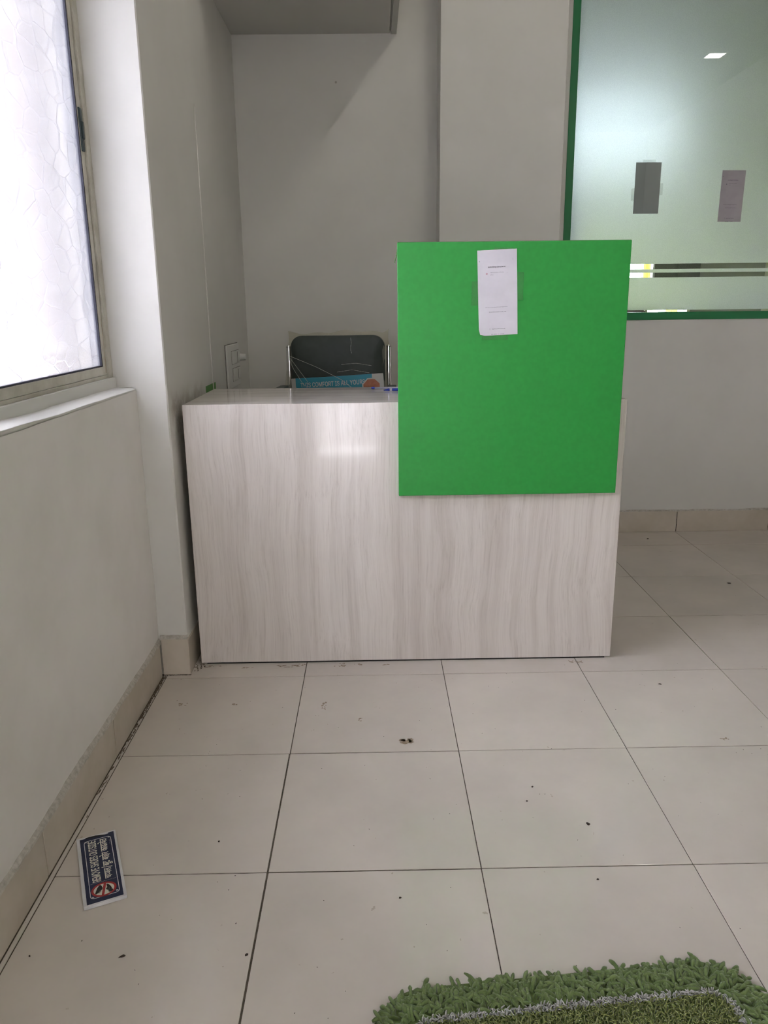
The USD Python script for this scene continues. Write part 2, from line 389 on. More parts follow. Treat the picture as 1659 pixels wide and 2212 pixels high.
# floor: mortar bed and 50 cm tiles
fl = thing('floor', 'shiny cream tiled floor with thin dark brown joints', 'floor', kind='structure')
part('mortar_bed', box(-0.56, XR + 0.1, YF - 0.1, YB + 0.05, -0.06, -0.0022), M_GROUT, fl)
xs_ = [-0.4975] + [i * 0.5 for i in range(0, 9)]
ys_ = [j * 0.5 for j in range(-9, 4)] + [YB + 0.03]
order = []
for j in range(len(ys_) - 1):
    for i in range(len(xs_) - 1):
        order.append((i, j))
order.sort(key=lambda ij: (xs_[ij[0]] - 0.3) ** 2 + (ys_[ij[1]] + 1.2) ** 2)
for i, j in order:
    g = [0.0007 + 0.0006 * rng.random() for _ in range(4)]
    g[2] += 0.0006
    g[3] += 0.0006
    if i == 0:
        g[1] += 0.0008
    if (i, j) in ((0, 5), (1, 6), (1, 7)):
        g[3] += 0.001
    if (i, j) in ((0, 6), (0, 7), (0, 5)):
        g[1] += 0.0014
    x0, x1, y0, y1 = xs_[i] + g[0], min(xs_[i + 1], XR + 0.05) - g[1], ys_[j] + g[2], ys_[j + 1] - g[3]
    if x1 - x0 < 0.05:
        continue
    t = box(x0, x1, y0, y1, -0.012, 0.0, 0.0008)
    a, b = rng.normal(0, 0.0007, 2)
    v = t.vertices
    v[:, 2] += (v[:, 0] - (x0 + x1) / 2) * a * 0.6 + (v[:, 1] - (y0 + y1) / 2) * b * 0.6 - 0.0002 * (v[:, 2] > -0.006)
    part('tile', t, M_TILE, fl)
part('cut_strip', box(-0.5096, -0.4992, YF, 0.03, -0.012, -0.0004, 0.001), M_TILE, fl)

# wall with the window on the left
wl = thing('wall_left', 'off-white plastered wall below and around the window', 'wall', kind='structure')


def rough_face(x, y0, y1, z0, z1, ny, nz, amp, back, seed=0):
    """A wall slab facing +x whose face is slightly uneven."""
    Y, Z = np.meshgrid(np.linspace(y0, y1, ny), np.linspace(z0, z1, nz), indexing='ij')
    P = np.stack([np.zeros_like(Y), Y, Z], -1)
    X = x + (meshkit.fbm(P * 3.1, 3, seed) - 0.5) * 2 * amp
    V = np.stack([X, Y, Z], -1).reshape(-1, 3)
    F = []
    for a in range(ny - 1):
        for b in range(nz - 1):
            p = a * nz + b
            F += [(p, p + nz, p + nz + 1), (p, p + nz + 1, p + 1)]
    return trimesh.util.concatenate([trimesh.Trimesh(V, F, process=False), box(back, x - amp * 1.2, y0, y1, z0, z1)])


part('wall_panel', rough_face(XL + 0.002, YF, YP + 0.01, -0.05, WZ0 - 0.004, 120, 30, 0.0025, -0.78, 3), M_PAINT_OLD, wl, smooth=True)
part('wall_panel', box(-0.78, XL, YF, YP + 0.01, WZ1, ZC + 0.1), M_PAINT, wl)
part('wall_panel', box(-0.78, XL, YF, WY0, WZ0 - 0.004, WZ1), M_PAINT, wl)
# plaster band under the frame
part('plaster_band', box(-0.78, -0.583, WY0, YP + 0.004, WZ0 - 0.004, 1.0655), M_PAINT, wl)
# the wavy plastered lip of the sill
Y = np.linspace(WY0, YP + 0.004, 160)
prof_u = np.linspace(0, 1, 9)
V = []
for k, y in enumerate(Y):
    n1 = meshkit.fbm(np.array([[y * 5.0, 0.3, 0.1]]), 3, 5)[0] - 0.5
    n2 = meshkit.fbm(np.array([[y * 16.0, 2.3, 0.1]]), 2, 6)[0] - 0.5
    lip = XL + 0.0015 + 0.006 * n1 + 0.002 * n2
    top, drop = 1.0265 + 0.010 * n1 + 0.012 * max(0.0, -0.35 - y), 0.013 + 0.010 * n1 + 0.004 * n2
    for u in prof_u:
        a = min(1.0, u / 0.6)
        x = -0.586 + (lip + 0.586) * math.sin(a * math.pi / 2) ** 0.8 if u < 0.6 else lip - 0.004 * ((u - 0.6) / 0.4) ** 2
        z = top + 0.006 * (1 - a) if u < 0.6 else top - drop * ((u - 0.6) / 0.4)
        if 0.4 < u < 0.6:
            z -= 0.003 * (u - 0.4) / 0.2
        V.append((x, y, z))
n = len(prof_u)
F = []
for k in range(len(Y) - 1):
    for q in range(n - 1):
        p = k * n + q
        F += [(p, p + 1, p + n + 1), (p, p + n + 1, p + n)]
part('sill_lip', trimesh.Trimesh(V, F, process=False), M_PAINT, wl, smooth=True, label='uneven plastered window sill')

# side wall beside the desk, with the pier that ends it
ws = thing('wall_side', 'grey-white plastered side wall behind the window pier', 'wall', kind='structure')
pv = []
zz = np.linspace(-0.05, ZC + 0.1, 90)
edge = []
for z in zz:
    w = 0.0
    if z < 1.0:
        w = 0.004 * (meshkit.fbm(np.array([[z * 26, 1.7, 0.2]]), 3, 9)[0] - 0.5) - 0.001
    edge.append(w)
V, F = [], []
for z, w in zip(zz, edge):
    V += [(-0.78, YP, z), (XS - 0.004 + w, YP, z), (XS + w * 0.5, YP + 0.004 + abs(w), z), (XS, YP + 0.02, z), (XS, YB + 0.02, z)]
for k in range(len(zz) - 1):
    for q in range(4):
        p = k * 5 + q
        F += [(p, p + 1, p + 6), (p, p + 6, p + 5)]
part('pier', [trimesh.Trimesh(V, F, process=False), box(-0.78, XS - 0.012, YP + 0.012, YB + 0.1, -0.05, ZC + 0.1)], M_PAINT_SIDE, ws)
# fine joint bead between two coats of plaster
part('joint_bead', box(XS - 0.003, XS + 0.003, 0.772, 0.784, 0.0, 2.05, 0.002), M_PAINT, ws)

# back wall: panel, pillar, low wall of the glass partition
wb = thing('wall_back', 'plain off-white back wall with a projecting pillar', 'wall', kind='structure')
part('wall_panel', box(-0.78, 1.30, YB, YB + 0.12, -0.05, ZC + 0.1), M_PAINT, wb)
part('pillar', box(0.604, 1.2125, 1.585, YB + 0.02, -0.05, ZC + 0.1, 0.002), M_PAINT, wb)
part('wall_panel', box(1.30, XR + 0.1, YB, YB + 0.12, -0.05, 1.197), M_PAINT, wb)
# rest of the shell
part('wall_right', box(XR, XR + 0.12, YF - 0.1, 4.72, -0.05, ZC + 0.1), M_PAINT, label='off-white wall closing the room on the right', cat='wall', kind='structure')
DX0, DX1, DZ = -0.30, 0.34, 2.1
wf = thing('wall_front', 'off-white wall behind the camera with a doorway', 'wall', kind='structure')
part('wall_panel', box(-0.78, DX0, YF - 0.12, YF, -0.05, ZC + 0.1), M_PAINT, wf)
part('wall_panel', box(DX1, XR + 0.1, YF - 0.12, YF, -0.05, ZC + 0.1), M_PAINT, wf)
part('wall_panel', box(DX0, DX1, YF - 0.12, YF, DZ, ZC + 0.1), M_PAINT, wf)
dr = thing('door_1', 'cream frame of the open doorway behind the camera', 'door frame', kind='structure')
part('jamb', box(DX0, DX0 + 0.04, YF - 0.13, YF + 0.01, 0, DZ), M_ALU, dr)
part('jamb', box(DX1 - 0.04, DX1, YF - 0.13, YF + 0.01, 0, DZ), M_ALU, dr)
part('head', box(DX0 + 0.04, DX1 - 0.04, YF - 0.13, YF + 0.01, DZ - 0.04, DZ), M_ALU, dr)
ce = thing('ceiling', 'flat off-white ceiling with a boxed loft over the desk corner', 'ceiling', kind='structure')
part('slab', box(-0.78, XR + 0.1, YF - 0.1, 4.72, ZC, ZC + 0.12), M_CEIL, ce)
part('loft_box', box(XS - 0.01, 0.366, 0.95, YB + 0.01, 2.591, ZC + 0.01, 0.002), M_CEIL, ce, label='underside of the loft box')
part('edge_strip', box(0.3735, 0.4005, 0.95, YB + 0.004, 2.588, ZC + 0.01, 0.001), M_CEIL, ce)
part('strip_backing', box(0.365, 0.3745, 0.95, YB + 0.004, 2.605, ZC + 0.01), M_PAINT, ce)
gr = part('ground_outside', box(-14, 14, -16, 14, -0.5, -0.08), M_GROUND, label='grey paving outside the building', cat='ground', kind='structure')

# skirtings
bl = thing('baseboard_left', 'beige tile skirting along the window wall', 'skirting', kind='structure')
cuts = [0.012, -0.4999, -0.9996, -1.4996, -2.0, -2.5, -3.0, -3.5, -4.0, YF]
for a, b in zip(cuts[1:], cuts):
    part('tile', box(XL - 0.02, -0.5112, a + 0.0015, b - 0.0015, 0.0, 0.125, 0.001), M_SKIRT, bl)


def mortar(p0, p1, out, z, h, depth, seed, n=120):
    """A rough wedge of mortar on top of a skirting from p0 to p1 (xy); out = unit vector into the room."""
    p0, p1, out = np.array(p0), np.array(p1), np.array(out)
    V, F = [], []
    for k in range(n):
        s = k / (n - 1)
        c = p0 + (p1 - p0) * s
        f = [meshkit.fbm(np.array([[c[0] * 9 + c[1] * 9, q * 3.1, 0.5]]), 3, seed)[0] - 0.5 for q in range(4)]
        e = [meshkit.noise(np.array([[c[0] * 60 + c[1] * 60, q * 3.1, 0.5]]), seed)[()][0] - 0.5 for q in range(4)]
        d = depth + 0.002 * f[0]
        V += [(*(c + out * (d - 0.0004)), z - 0.004), (*(c + out * (d - 0.001 + 0.002 * e[0])), z + 0.002 + 0.002 * e[1]), (*(c + out * (d * 0.55 + 0.004 * e[2])), z + h * 0.55 + 0.008 * f[1]), (*(c + out * 0.0005), z + h + 0.018 * f[2] + 0.004 * e[3]), (*(c - out * 0.004), z + h + 0.018 * f[2])]
    for k in range(n - 1):
        for q in range(4):
            p = k * 5 + q
            F += [(p, p + 1, p + 6), (p, p + 6, p + 5)]
    return trimesh.Trimesh(V, F, process=False)


part('backing', box(XL - 0.02, -0.5145, YF, 0.012, 0.0, 0.12), M_GROUT, bl)
part('mortar', mortar((XL + 0.001, YF), (XL + 0.001, YP), (1, 0), 0.125, 0.013, 0.0105, 2, 260), M_PLASTER, bl, label='rough grey mortar on top of the skirting')
bp = thing('baseboard_side', 'beige tile skirting around the foot of the pier', 'skirting', kind='structure')
part('tile', box(-0.5112, -0.4150, YP - 0.0105, YP + 0.01, 0.0, 0.138, 0.001), M_SKIRT, bp)
part('tile', box(XS - 0.01, -0.4142, YP - 0.0085, 0.55, 0.0, 0.134, 0.001), M_SKIRT, bp)
part('tile', box(XS - 0.01, -0.4082, 0.553, YB, 0.0, 0.125, 0.001), M_SKIRT, bp)
part('mortar', mortar((-0.515, YP - 0.001), (-0.4165, YP - 0.001), (0, -1), 0.138, 0.014, 0.0095, 12, 40), M_PLASTER, bp, label='rough grey mortar on top of the skirting')
bb = thing('baseboard_back', 'beige tile skirting under the glass partition', 'skirting', kind='structure')
cuts = [1.222, 1.506, 2.0058, 2.5430, 3.05, 3.55, XR]
for a, b in zip(cuts, cuts[1:]):
    part('tile', box(a + 0.0022, b - 0.0022, YB - 0.012, YB + 0.01, 0.0, 0.122, 0.001), M_SKIRT, bb)
part('backing', box(1.222, XR, YB - 0.007, YB + 0.005, 0.0, 0.118), M_GROUT, bb)
part('mortar', mortar((1.222, YB - 0.001), (XR, YB - 0.001), (0, -1), 0.122, 0.008, 0.011, 21, 120), M_PLASTER, bb, label='thin mortar line on top of the skirting')

# ------------------------------------------------------------------ window with patterned glass
w1 = thing('window_1', 'cream aluminium sliding window with frosted crackle-pattern glass', 'window', kind='structure')
FX = -0.597
part('outer_frame', [box(-0.68, FX + 0.006, 0.0045, YP + 0.002, 1.0655, WZ1), box(-0.68, FX, WY0, 0.0045, WZ1 - 0.04, WZ1), box(-0.68, FX, WY0, WY0 + 0.03, 1.0655, WZ1 - 0.04)], M_ALU, w1)
part('bottom_track', box(-0.68, FX + 0.001, WY0, 0.002, 1.0655, 1.0765, 0.001), M_ALU, w1)
part('gap_seal', box(-0.66, FX - 0.006, 0.0005, 0.0046, 1.0765, WZ1 - 0.04), M_GASKET, w1)
for y0, y1, dx, side in ((-0.80, 0.0, 0.0, 1), (WY0 + 0.03, -0.77, -0.03, 0)):
    sa = 'sash'
    X = FX + dx
    s = part(sa, [box(X - 0.024, X, y0, y0 + 0.045, 1.077, WZ1 - 0.04, 0.001), box(X - 0.024, X, y0 + 0.045, y1 - 0.028, 1.077, 1.104, 0.001), box(X - 0.024, X, y0 + 0.045, y1 - 0.028, WZ1 - 0.07, WZ1 - 0.04, 0.001)], M_ALU, w1)
    part('stile', box(X - 0.024, X + 0.0005, y1 - 0.028, y1, 1.0765, WZ1 - 0.04, 0.001), M_ALU, s)
    if side:
        part('rust_stain', [box(X + 0.0004, X + 0.0008, -0.0115, -0.0030, 1.083, 1.165), box(X + 0.0004, X + 0.0008, -0.0085, -0.0045, 1.165, 1.262)], M_ALU_RUST, s, label='brown rust streak')
    part('gasket', [box(X - 0.018, X - 0.001, y1 - 0.0355, y1 - 0.028, 1.104, WZ1 - 0.07), box(X - 0.018, X - 0.001, y0 + 0.045, y1 - 0.028, 1.104, 1.1085), box(X - 0.018, X - 0.001, y0 + 0.045, y0 + 0.051, 1.104, WZ1 - 0.07)], M_GASKET, s)
    part('glass', box(X - 0.012, X - 0.007, y0 + 0.047, y1 - 0.030, 1.105, WZ1 - 0.071), M_OBSCURE, s)
    if side:
        part('latch', [box(X - 0.002, X + 0.006, -0.0265, -0.0075, 1.737, 1.857, 0.002), box(X + 0.005, X + 0.010, -0.022, -0.012, 1.77, 1.82, 0.002)], M_LATCH, s, label='dark recessed sash latch')
part('exterior_reveal', [box(-0.80, -0.681, YP - 0.012, YP + 0.004, 1.06, WZ1), box(-0.93, -0.76, -0.02, 0.35, 0.2, 2.9)], M_EXT, w1)
part('neighbour_wall', [box(-1.10, -0.93, 0.02, 0.5, -0.08, 5.0), box(-2.2, -1.10, 0.0, 0.5, 1.62, 5.0), box(-2.2, -1.10, 0.0, 0.5, -0.08, 1.13), box(-1.6, -1.10, 0.0, 0.5, 1.36, 1.44)], M_EXT2, label='whitewashed wall of the building outside the window', cat='wall', kind='structure')
part('building_outside', box(-7.0, -1.5, -9.0, -4.0, -0.08, 4.2), M_EXT2, label='whitewashed building across the lane outside the window', cat='building', kind='structure')
for k in range(7):
    part('grille_bar', tube([(-0.745, WY0, 1.16 + 0.19 * k), (-0.745, YP, 1.16 + 0.19 * k)], 0.012, 8), M_PAINT, w1)

# ------------------------------------------------------------------ frosted glass partition
w2 = thing('window_2', 'frosted glass partition in a dark green frame', 'glass partition', kind='structure')
GX0, GX1, GZ0 = 1.2745, XR, 1.197
part('frame', box(GX0, GX0 + 0.0375, YB - 0.004, YB + 0.06, GZ0, ZC, 0.001), M_FRAME, w2)
part('frame', box(GX0 + 0.0375, GX1, YB - 0.004, YB + 0.06, GZ0, GZ0 + 0.0405, 0.001), M_FRAME, w2)
part('glass', box(GX0 + 0.036, GX1, YB + 0.006, YB + 0.010, GZ0 + 0.038, ZC), M_CLEAR, w2)
for z0, z1 in ((1.2480, 1.4180), (1.4425, 1.4605), (1.4880, ZC)):
    part('frosted_film', box(GX0 + 0.037, GX1 - 0.001, YB + 0.0115, YB + 0.0123, z0, z1), M_FROST, w2)

# the room behind the partition
BY = 4.5
far = thing('wall_far', 'pale green far wall of the room behind the glass', 'wall', kind='structure')
W0, W1, Z0, Z1 = 2.30, 3.05, 0.95, 2.0
for b_ in (box(0.9, W0, BY, BY + 0.1, -0.05, ZC), box(W1, XR + 0.1, BY, BY + 0.1, -0.05, ZC), box(W0, W1, BY, BY + 0.1, -0.05, Z0), box(W0, W1, BY, BY + 0.1, Z1, ZC)):
    part('wall_panel', b_, M_BACKWALL, far)
wi = thing('wall_inner', 'pale green side wall of the room behind the glass', 'wall', kind='structure')
for b_ in (box(0.9, 1.0, YB + 0.12, BY, -0.05, 0.45), box(0.9, 1.0, YB + 0.12, BY, 1.45, ZC), box(0.9, 1.0, YB + 0.12, 2.0, 0.45, 1.45), box(0.9, 1.0, 3.1, BY, 0.45, 1.45)):
    part('wall_panel', b_, M_BACKWALL, wi)
part('floor_inner', box(0.9, XR + 0.1, YB + 0.12, BY + 0.1, -0.06, -0.002), M_INFLOOR, label='olive floor of the room behind the glass', cat='floor', kind='structure')
w3 = thing('window_3', 'bright far window seen through the clear strips of the partition', 'window', kind='structure')
part('mullion', box(2.66, 2.685, BY - 0.02, BY + 0.05, Z0, Z1), M_ALU, w3)
part('mullion', box(3.035, 3.06, BY - 0.02, BY + 0.05, Z0, Z1), M_ALU, w3)
part('pane', box(W0, W1, BY + 0.02, BY + 0.024, Z0, Z1), M_CLEAR, w3)


M_CURTAIN2 = usdkit.material(stage, '/World/Looks/green_curtain', {'t': ('translucent_bsdf', {'color': (0.58, 0.68, 0.30)}), 'd': ('diffuse_bsdf', {'color': (0.6, 0.75, 0.4)}), 'x': ('mix_closure', {'fac': 0.25})},
                           [('t.BSDF', 'x.closure1'), ('d.BSDF', 'x.closure2')], surface='x.closure')


def curtain(x0, x1, z0, z1, y, n=60):
    x = np.linspace(x0, x1, n)
    yy = y + 0.012 * np.sin((x - x0) * 120)
    V = [(a, b, z) for a, b in zip(x, yy) for z in (z0, z1)]
    F = []
    for k in range(n - 1):
        F += [(2 * k, 2 * k + 2, 2 * k + 3), (2 * k, 2 * k + 3, 2 * k + 1)]
    return trimesh.Trimesh(V, F, process=False)


part('curtain_panel', curtain(2.512, 2.570, 1.40, 2.02, 4.14), M_CURTAIN, label='short yellow curtain behind the partition', cat='curtain')
cu = curtain(0, 1.16, 0.40, 1.50, 0.0, 160)
part('curtain_panel', place(cu, (1.03, 1.97, 0), (0, 1, 0), (1, 0, 0), (0, 0, 1)), M_CURTAIN2, label='wide light green curtain on the side window behind the partition', cat='curtain')
part('curtain_panel', curtain(2.83, 2.94, 0.9, 1.30, BY - 0.06), M_CURTAIN, label='lower yellow curtain by the far window sill', cat='curtain')
cab = thing('shelf_cabinet', 'dark grey cupboard against the far wall behind the partition', 'cupboard', (3.0, BY - 0.3, 0))
part('body', box(2.605, 3.0, BY - 0.32, BY - 0.04, 1.44, 2.05, 0.003), M_GREYCAB, cab)
part('door', box(2.61, 2.80, BY - 0.335, BY - 0.322, 1.45, 2.04, 0.002), M_GREYCAB, cab)
part('door', box(2.805, 2.995, BY - 0.335, BY - 0.322, 1.45, 2.04, 0.002), M_GREYCAB, cab)
sofa = thing('sofa', 'dark brown leather sofa just behind the glass partition', 'sofa', (1.95, 2.4, 0))
cush = trimesh.creation.icosphere(3)
cush.vertices = np.sign(cush.vertices) * np.abs(cush.vertices) ** 0.6
cush.vertices *= [0.20, 0.10, 0.42]
cush.vertices += [1.80, 2.32, 0.845]
part('backrest', cush, M_DARKWOOD, sofa, smooth=True)
part('seat', box(1.45, 2.15, 2.40, 2.9, 0.12, 0.45, 0.04), M_DARKWOOD, sofa)
for sx in (1.48, 2.12):
    for sy_ in (2.30, 2.86):
        part('leg', box(sx - 0.02, sx + 0.02, sy_ - 0.02, sy_ + 0.02, 0, 0.14), M_DARKWOOD, sofa)
lt = thing('back_room_lamp', 'bluish tube lamp hanging behind the frosted glass', 'lamp', (1.5, 2.08, 2.1))
part('base', box(1.2, 1.85, 2.075, 2.09, 2.115, 2.145, 0.003), M_WHITE, lt)
part('tube', tube([(1.22, 2.055, 2.13), (1.83, 2.055, 2.13)], 0.016, 12), M_BACKL, lt)
for x_ in (1.3, 1.75):
    part('hanger', tube([(x_, 2.085, 2.145), (x_, 2.085, ZC)], 0.004, 6), M_WHITE, lt)

# ------------------------------------------------------------------ lamps of the room
for k, (x, y, lab) in enumerate(((3.23, -1.285, 'square ceiling panel light mirrored in the frosted partition'), (1.0, -2.7, 'square ceiling panel light above and behind the camera'))):
    c = thing('ceiling_light', lab, 'ceiling light', (x, y, ZC), group=None)
    part('frame', trimesh.util.concatenate([box(x - 0.085, x + 0.085, y - 0.085, y - 0.072, ZC - 0.012, ZC), box(x - 0.085, x + 0.085, y + 0.072, y + 0.085, ZC - 0.012, ZC), box(x - 0.085, x - 0.072, y - 0.072, y + 0.072, ZC - 0.012, ZC), box(x + 0.072, x + 0.085, y - 0.072, y + 0.072, ZC - 0.012, ZC)]), M_WHITE, c)
    part('diffuser', box(x - 0.072, x + 0.072, y - 0.072, y + 0.072, ZC - 0.009, ZC - 0.001), M_LEDP, c)
for x, y, lab in ((0.96, 0.35, 'tube batten on the ceiling right of the loft box'), (2.2, -3.5, 'tube batten on the ceiling at the front of the room')):
    c = thing('ceiling_batten', lab, 'tube light', (x, y, ZC))
    part('housing', box(x - 0.03, x + 0.03, y - 0.6, y + 0.6, ZC - 0.03, ZC, 0.003), M_WHITE, c)
    part('tube', tube([(x, y - 0.57, ZC - 0.045), (x, y + 0.57, ZC - 0.045)], 0.016, 12), M_BAT if y > 0 else M_BAT2, c)

# drape in the doorway behind the camera
n_ = 120
xd = np.linspace(DX0 + 0.04, DX1 - 0.04, n_)
V, F = [], []
for a in xd:
    for z in np.linspace(0.02, DZ - 0.05, 12):
        V.append((a, YF - 0.02 + 0.028 * math.sin(a * 60 + 0.8 * math.sin(z * 2.0)) + 0.02 * math.sin(a * 17 + z), z))
for a in range(n_ - 1):
    for q in range(11):
        p = a * 12 + q
        F += [(p, p + 12, p + 13), (p, p + 13, p + 1)]
part('door_drape', trimesh.Trimesh(V, F, process=False), M_DRAPE, smooth=True, label='thin white drape hanging in the doorway behind the camera', cat='curtain')

# ------------------------------------------------------------------ reception desk
DX, DR, DF, DB, DH = -0.3915, 1.1318, 0.109, 0.66, 0.9626
dk = thing('reception_desk', 'pale wood-grain laminate reception desk with a raised green board', 'desk', ((DX + DR) / 2, (DF + DB) / 2, 0))
part('front_panel', box(DX, DR, DF, DF + 0.018, 0.006, DH, 0.0012), M_LAM, dk)
part('top_panel', box(DX, DR, DF + 0.0182, DB, DH - 0.018, DH - 0.0003, 0.0012), M_LAM_TOP, dk)
for a, b in ((DX, DX + 0.018), (DR - 0.018, DR)):
    part('side_panel', box(a, b, DF + 0.0182, DB - 0.02, 0.006, DH - 0.0182, 0.0012), M_LAM, dk)
part('foot_runner', box(DX + 0.02, DR - 0.02, DF + 0.004, DF + 0.014, 0.0, 0.007), M_DARKGAP, dk)
part('foot_runner', box(DX + 0.004, DX + 0.014, DF + 0.02, DB - 0.04, 0.0, 0.007), M_DARKGAP, dk)
part('foot_runner', box(DR - 0.014, DR - 0.004, DF + 0.02, DB - 0.04, 0.0, 0.007), M_DARKGAP, dk)
GF = 0.0885
gb = part('display_board', box(0.3455, 1.1045, GF, DF - 0.0003, 0.639, 1.4785, 0.0012), M_GREEN, dk, label='bright green raised board on the desk front')
part('edge_band', box(0.3465, 1.1035, GF + 0.0025, DF - 0.002, 1.4783, 1.4797), M_GREEN_EDGE, gb, label='dark raw top edge of the board')
# a strip of edging come loose behind the board
part('loose_edging', tube([(0.347, DF + 0.004, 1.465), (0.343, DF + 0.006, 1.44), (0.3375, DF + 0.008, 1.418), (0.3405, DF + 0.006, 1.4165)], [0.0014, 0.0016, 0.0012, 0.001], 6), M_TAPE_G, gb)


# ------------------------------------------------------------------ printed notices
def rot_frame(ang):
    c, s = math.cos(ang), math.sin(ang)
    return np.array([c, 0, s]), np.array([-s, 0, c])


def notice(name, label, cx, cz, y, w, h, ang, ink, grey, curl=True, paper=None):
    """A printed sheet on an upright surface at depth y facing the camera side (-y)."""
    ex, ez = rot_frame(ang)
    t = thing(name, label, 'paper notice', (cx, y, cz - h / 2))
    o = np.array([cx, y, cz])
    out = np.array([0, -1.0, 0])

    def at(u, v, d=0.0):
        return o + ex * u + ez * v + out * d
    # sheet: two folded layers, the lower left corner lifting
    nu, nv = 14, 28
    V, F = [], []
    for layer in (0.0002, 0.0009):
        for a in range(nu):
            for b in range(nv):
                u, v = (a / (nu - 1) - 0.5) * w, (b / (nv - 1) - 0.5) * h
                d = layer
                if curl:
                    q = max(0.0, ((-u / w - 0.5 + 0.26) + (-v / h - 0.5 + 0.10) * 2.0))
                    d += q * 0.0004 * layer / 0.0009
                    if u < -w * 0.34 and v < -h * 0.42:
                        k = (-u / w - 0.34) / 0.16 * ((-v / h - 0.42) / 0.08)
                        u, v = u + 0.004 * k, v + 0.004 * k
                        d += 0.0035 * k * layer / 0.0009
                    if layer > 0.0005 and v > h * 0.46 and u < -w * 0.40:
                        v -= 0.003
                V.append(at(u, v, d))
    N = nu * nv
    for L in (0, N):
        for a in range(nu - 1):
            for b in range(nv - 1):
                p = L + a * nv + b
                F += [(p, p + nv, p + nv + 1), (p, p + nv + 1, p + 1)]
    part('sheet', trimesh.Trimesh(V, F, process=False), paper or M_PAPER, t, smooth=40)

    def text(s, u0, v0, height, mat, width=None, bold=False, slant=0.0):
        x = meshkit.text_mesh(s, height, 0.00012, bold)
        b = x.bounds
        if width:
            x.vertices[:, 0] *= width / (b[1][0] - b[0][0])
        x.vertices[:, 0] += slant * x.vertices[:, 1]
        part('lettering', place(x, at(u0, v0, 0.00125), ex, ez, out), mat, t)
    k = w / 0.128
    text('\u00d7', -0.0605 * k, 0.0975 * k, 0.0062 * k, grey)
    text('sandeep bholane', -0.0310 * k, 0.0795 * k, 0.0046 * k, ink, 0.0565 * k)
    text('Central Bank of India', -0.0240 * k, 0.0632 * k, 0.0026 * k, grey, 0.0440 * k)
    text('2772', -0.0240 * k, 0.0558 * k, 0.0026 * k, grey, 0.0100 * k)
    text('UPI ID: d.sandeepbholane@okaxis', -0.0415 * k, -0.0455 * k, 0.0023 * k, grey, 0.0725 * k)
    text('Scan this code to pay me', -0.0295 * k, -0.0610 * k, 0.0029 * k, ink, 0.0560 * k)
    text('Open code scanner', -0.0205 * k, -0.1153 * k, 0.0029 * k, ink, 0.0440 * k)
    text('BHIM  |  UPI', -0.0235 * k, -0.1325 * k, 0.0030 * k, grey, 0.0415 * k, False, 0.2)
    # three dots, emblem of the bank, scanner sign, arrow ends
    dots = [place(extrude(sg.Point(0, q * 0.0022 * k).buffer(0.0005 * k, quad_segs=3), 0.00012), at(0.0505 * k, 0.1035 * k, 0.00125), ex, ez, out) for q in (-1, 0, 1)]
    part('menu_dots', dots, grey, t)
    dia = sg.Point(0, 0).buffer(0.0034 * k, quad_segs=1)
    hole = sg.Point(0, 0).buffer(0.0013 * k, quad_segs=1)
    slit = sg.box(-0.0036 * k, -0.0003 * k, 0.0036 * k, 0.0003 * k)
    emb = dia.difference(hole).difference(affinity.rotate(slit, 45)).difference(affinity.rotate(slit, -45))
    part('emblem', place(extrude(emb, 0.00012), at(-0.0345 * k, 0.0610 * k, 0.00125), ex, ez, out), M_INK_RED if curl else grey, t, label='small red diamond emblem' if curl else None)
    brk = []
    for sx in (-1, 1):
        for s_y in (-1, 1):
            brk += [sg.box(sx * 0.0012 - 0.0008, s_y * 0.0020 - 0.00016, sx * 0.0012 + 0.0008, s_y * 0.0020 + 0.00016), sg.box(sx * 0.0020 - 0.00016, s_y * 0.0012 - 0.0008, sx * 0.0020 + 0.00016, s_y * 0.0012 + 0.0008)]
    part('scan_sign', place(extrude(affinity.scale(shapely.union_all(brk), k, k, origin=(0, 0)), 0.00012), at(-0.0270 * k, -0.1140 * k, 0.00125), ex, ez, out), grey, t)
    chev = sg.LineString([(-0.001 * k, 0.0005 * k), (0, -0.0005 * k), (0.001 * k, 0.0005 * k)]).buffer(0.00018 * k)
    part('arrow', place(extrude(chev, 0.00012), at(0.0315 * k, 0.0620 * k, 0.00125), ex, ez, out), grey, t)
    return t, at, ex, ez, out


nt, at_, ex_, ez_, out_ = notice('payment_notice', 'white payment notice taped to the green board, printed with a name', 0.6735, 1.3185, GF, 0.1285, 0.270, 0.040, M_INK, M_INK_GREY)
for cx, cz, w, h in ((0.5990, 1.317, 0.022, 0.076), (0.7455, 1.339, 0.024, 0.088), (0.668, 1.1755, 0.088, 0.016), (0.6885, 1.4535, 0.06, 0.012)):
    part('clear_tape', box(cx - w / 2, cx + w / 2, GF - 0.00025, GF - 0.00005, cz - h / 2, cz + h / 2), M_TAPE, nt)
gn, *_ = notice('partition_notice', 'lilac-white payment notice stuck on the frosted partition glass', 2.1515, 1.8215, YB + 0.0059, 0.1225, 0.2525, -0.012, M_INK, M_INK, False, M_PAPER2)
bn = thing('blank_notice', 'plain grey back of a paper stuck on the frosted partition', 'paper notice', (1.706, YB + 0.0113, 1.74))
part('sheet', box(1.6395, 1.7725, YB + 0.0103, YB + 0.0108, 1.7400, 1.9905), M_PAPER3, bn)
for cx, cz, w, h in ((1.632, 1.835, 0.016, 0.06), (1.780, 1.86, 0.016, 0.058), (1.708, 1.997, 0.066, 0.012)):
    part('clear_tape', box(cx - w / 2, cx + w / 2, YB + 0.0104, YB + 0.0106, cz - h / 2, cz + h / 2), M_TAPE, bn)

